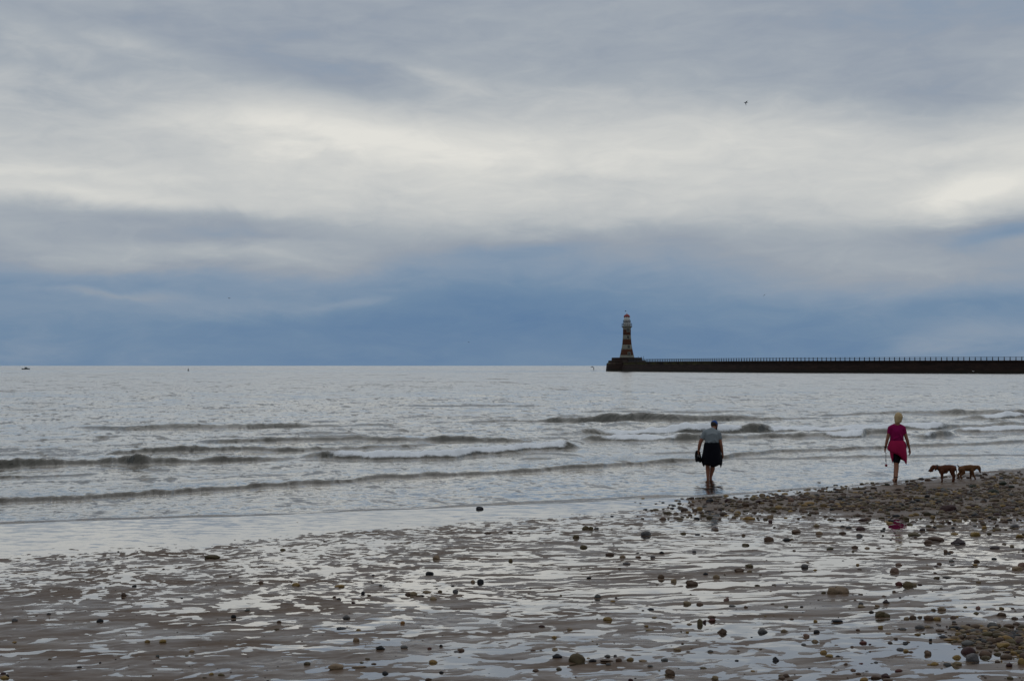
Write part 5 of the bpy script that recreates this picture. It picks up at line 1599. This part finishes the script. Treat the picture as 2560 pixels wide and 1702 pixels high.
for i, (x, y, m_, tone, px, py) in enumerate(ind):
    kd = kinds3[i % 5]
    w_ = m_ * F / y
    o = stone_obj(px, py, w_, w_ * random.uniform(.36, .6), tone, kd, SML[kd][i % 5])
    STONES.append(dict(o=o, px=px, py=py, w=w_, h=w_ * .45, tone=tone, kind=kd, label=None, short=None))

# labels: what each looks like and the well-known neighbour it lies beside
marks = [(s['px'], s['py'], 'the ' + s['short'], s) for s in STONES if s['short']]
marks += [(1779, 1200, 'the wading man', None), (2241, 1207, 'the woman', None), (2356, 1210, 'the russet dog', None), (2420, 1201, 'the tan dog', None)]
used = {s['label'] for s in STONES if s['label']}
SHAPE = dict(round=('rounded', 'pebble'), flat=('flat', 'stone'), angular=('rough', 'stone'), cone=('peaked', 'stone'))
for s in STONES:
    if s['label']: continue
    size = 'tiny' if s['w'] < 9 else 'small' if s['w'] < 15 else 'mid sized' if s['w'] < 24 else 'large'
    order = sorted(marks, key=lambda m_: math.hypot(m_[0] - s['px'], 2.2 * (m_[1] - s['py'])))
    adj, noun = SHAPE[s['kind']]
    done = False
    for m_ in order[:7]:
        dx, dy = s['px'] - m_[0], (s['py'] - m_[1]) * 2.2
        if abs(dx) > 1.6 * abs(dy): rel = ('right of' if dx > 0 else 'left of')
        elif abs(dy) > 1.6 * abs(dx): rel = ('in front of' if dy > 0 else 'behind')
        else: rel = ('in front and right of' if dx > 0 else 'in front and left of') if dy > 0 else ('behind and right of' if dx > 0 else 'behind and left of')
        dist = math.hypot(dx, dy)
        near = 'close ' if dist < 60 else '' if dist < 170 else 'some way '
        lb = f"{size} {adj} {WORD[s['tone']]} {noun} {near}{rel} {m_[2]}"
        if lb not in used and len(lb.split()) <= 16:
            done = True
            break
    s['label'] = lb
    used.add(lb)
for s in STONES:
    tag(s['o'], s['label'], 'stone', 'stones lying on the wet beach')

# everything smaller is one mass of shingle
V_, T_, N_ = [], [], []
Cc = []
lowlib = []
for i in range(8):
    me = stone_mesh(700 + i, 2 if i < 4 else 1, ('round', 'flat', 'angular', 'flat')[i % 4])
    co = np.empty(len(me.vertices) * 3, np.float32); me.vertices.foreach_get('co', co)
    tri = np.array([p.vertices[:] for p in me.polygons], np.int32)
    lowlib.append((co.reshape(-1, 3), tri))
    bpy.data.meshes.remove(me)
vo = 0
GR = ground(np.array([q_[0] for q_ in rest]), np.array([q_[1] for q_ in rest]))
for i, (x, y, m_, tone, px, py) in enumerate(rest):
    big = m_ * F / y > 7
    co, tri = lowlib[(i % 4) + (0 if big else 4)]
    a = rs.uniform(0, 6.28)
    sx, sy, sz = m_ / 2, m_ / 2 * rs.uniform(.6, .95), m_ / 2 * rs.uniform(.32, .62)
    p = co * (sx, sy, sz)
    q_ = np.stack([p[:, 0] * math.cos(a) - p[:, 1] * math.sin(a), p[:, 0] * math.sin(a) + p[:, 1] * math.cos(a), p[:, 2]], 1)
    V_.append(q_ + (x, y, GR[i] + sz * .28))
    T_.append(tri + vo)
    vo += len(co)
    f = rs.uniform(.55, 1.15)
    Cc.append(np.tile(np.array([*(np.array(TONE[tone]) * f), 1.0]), (len(co), 1)))
V_, T_, Cc = np.concatenate(V_), np.concatenate(T_), np.concatenate(Cc)
me = bpy.data.meshes.new('pebbles')
me.vertices.add(len(V_)); me.vertices.foreach_set('co', V_.astype(np.float32).ravel())
me.loops.add(len(T_) * 3); me.loops.foreach_set('vertex_index', T_.astype(np.int32).ravel())
me.polygons.add(len(T_)); me.polygons.foreach_set('loop_start', np.arange(len(T_), dtype=np.int32) * 3)
ca = me.color_attributes.new('tone', 'FLOAT_COLOR', 'POINT')
ca.data.foreach_set('color', Cc.astype(np.float32).ravel())
me.update()
peb = link('pebbles', me, M_STA)
tag(peb, 'bank of small brown and ochre pebbles strewn over the wet sand', 'pebbles', None, 'stuff')
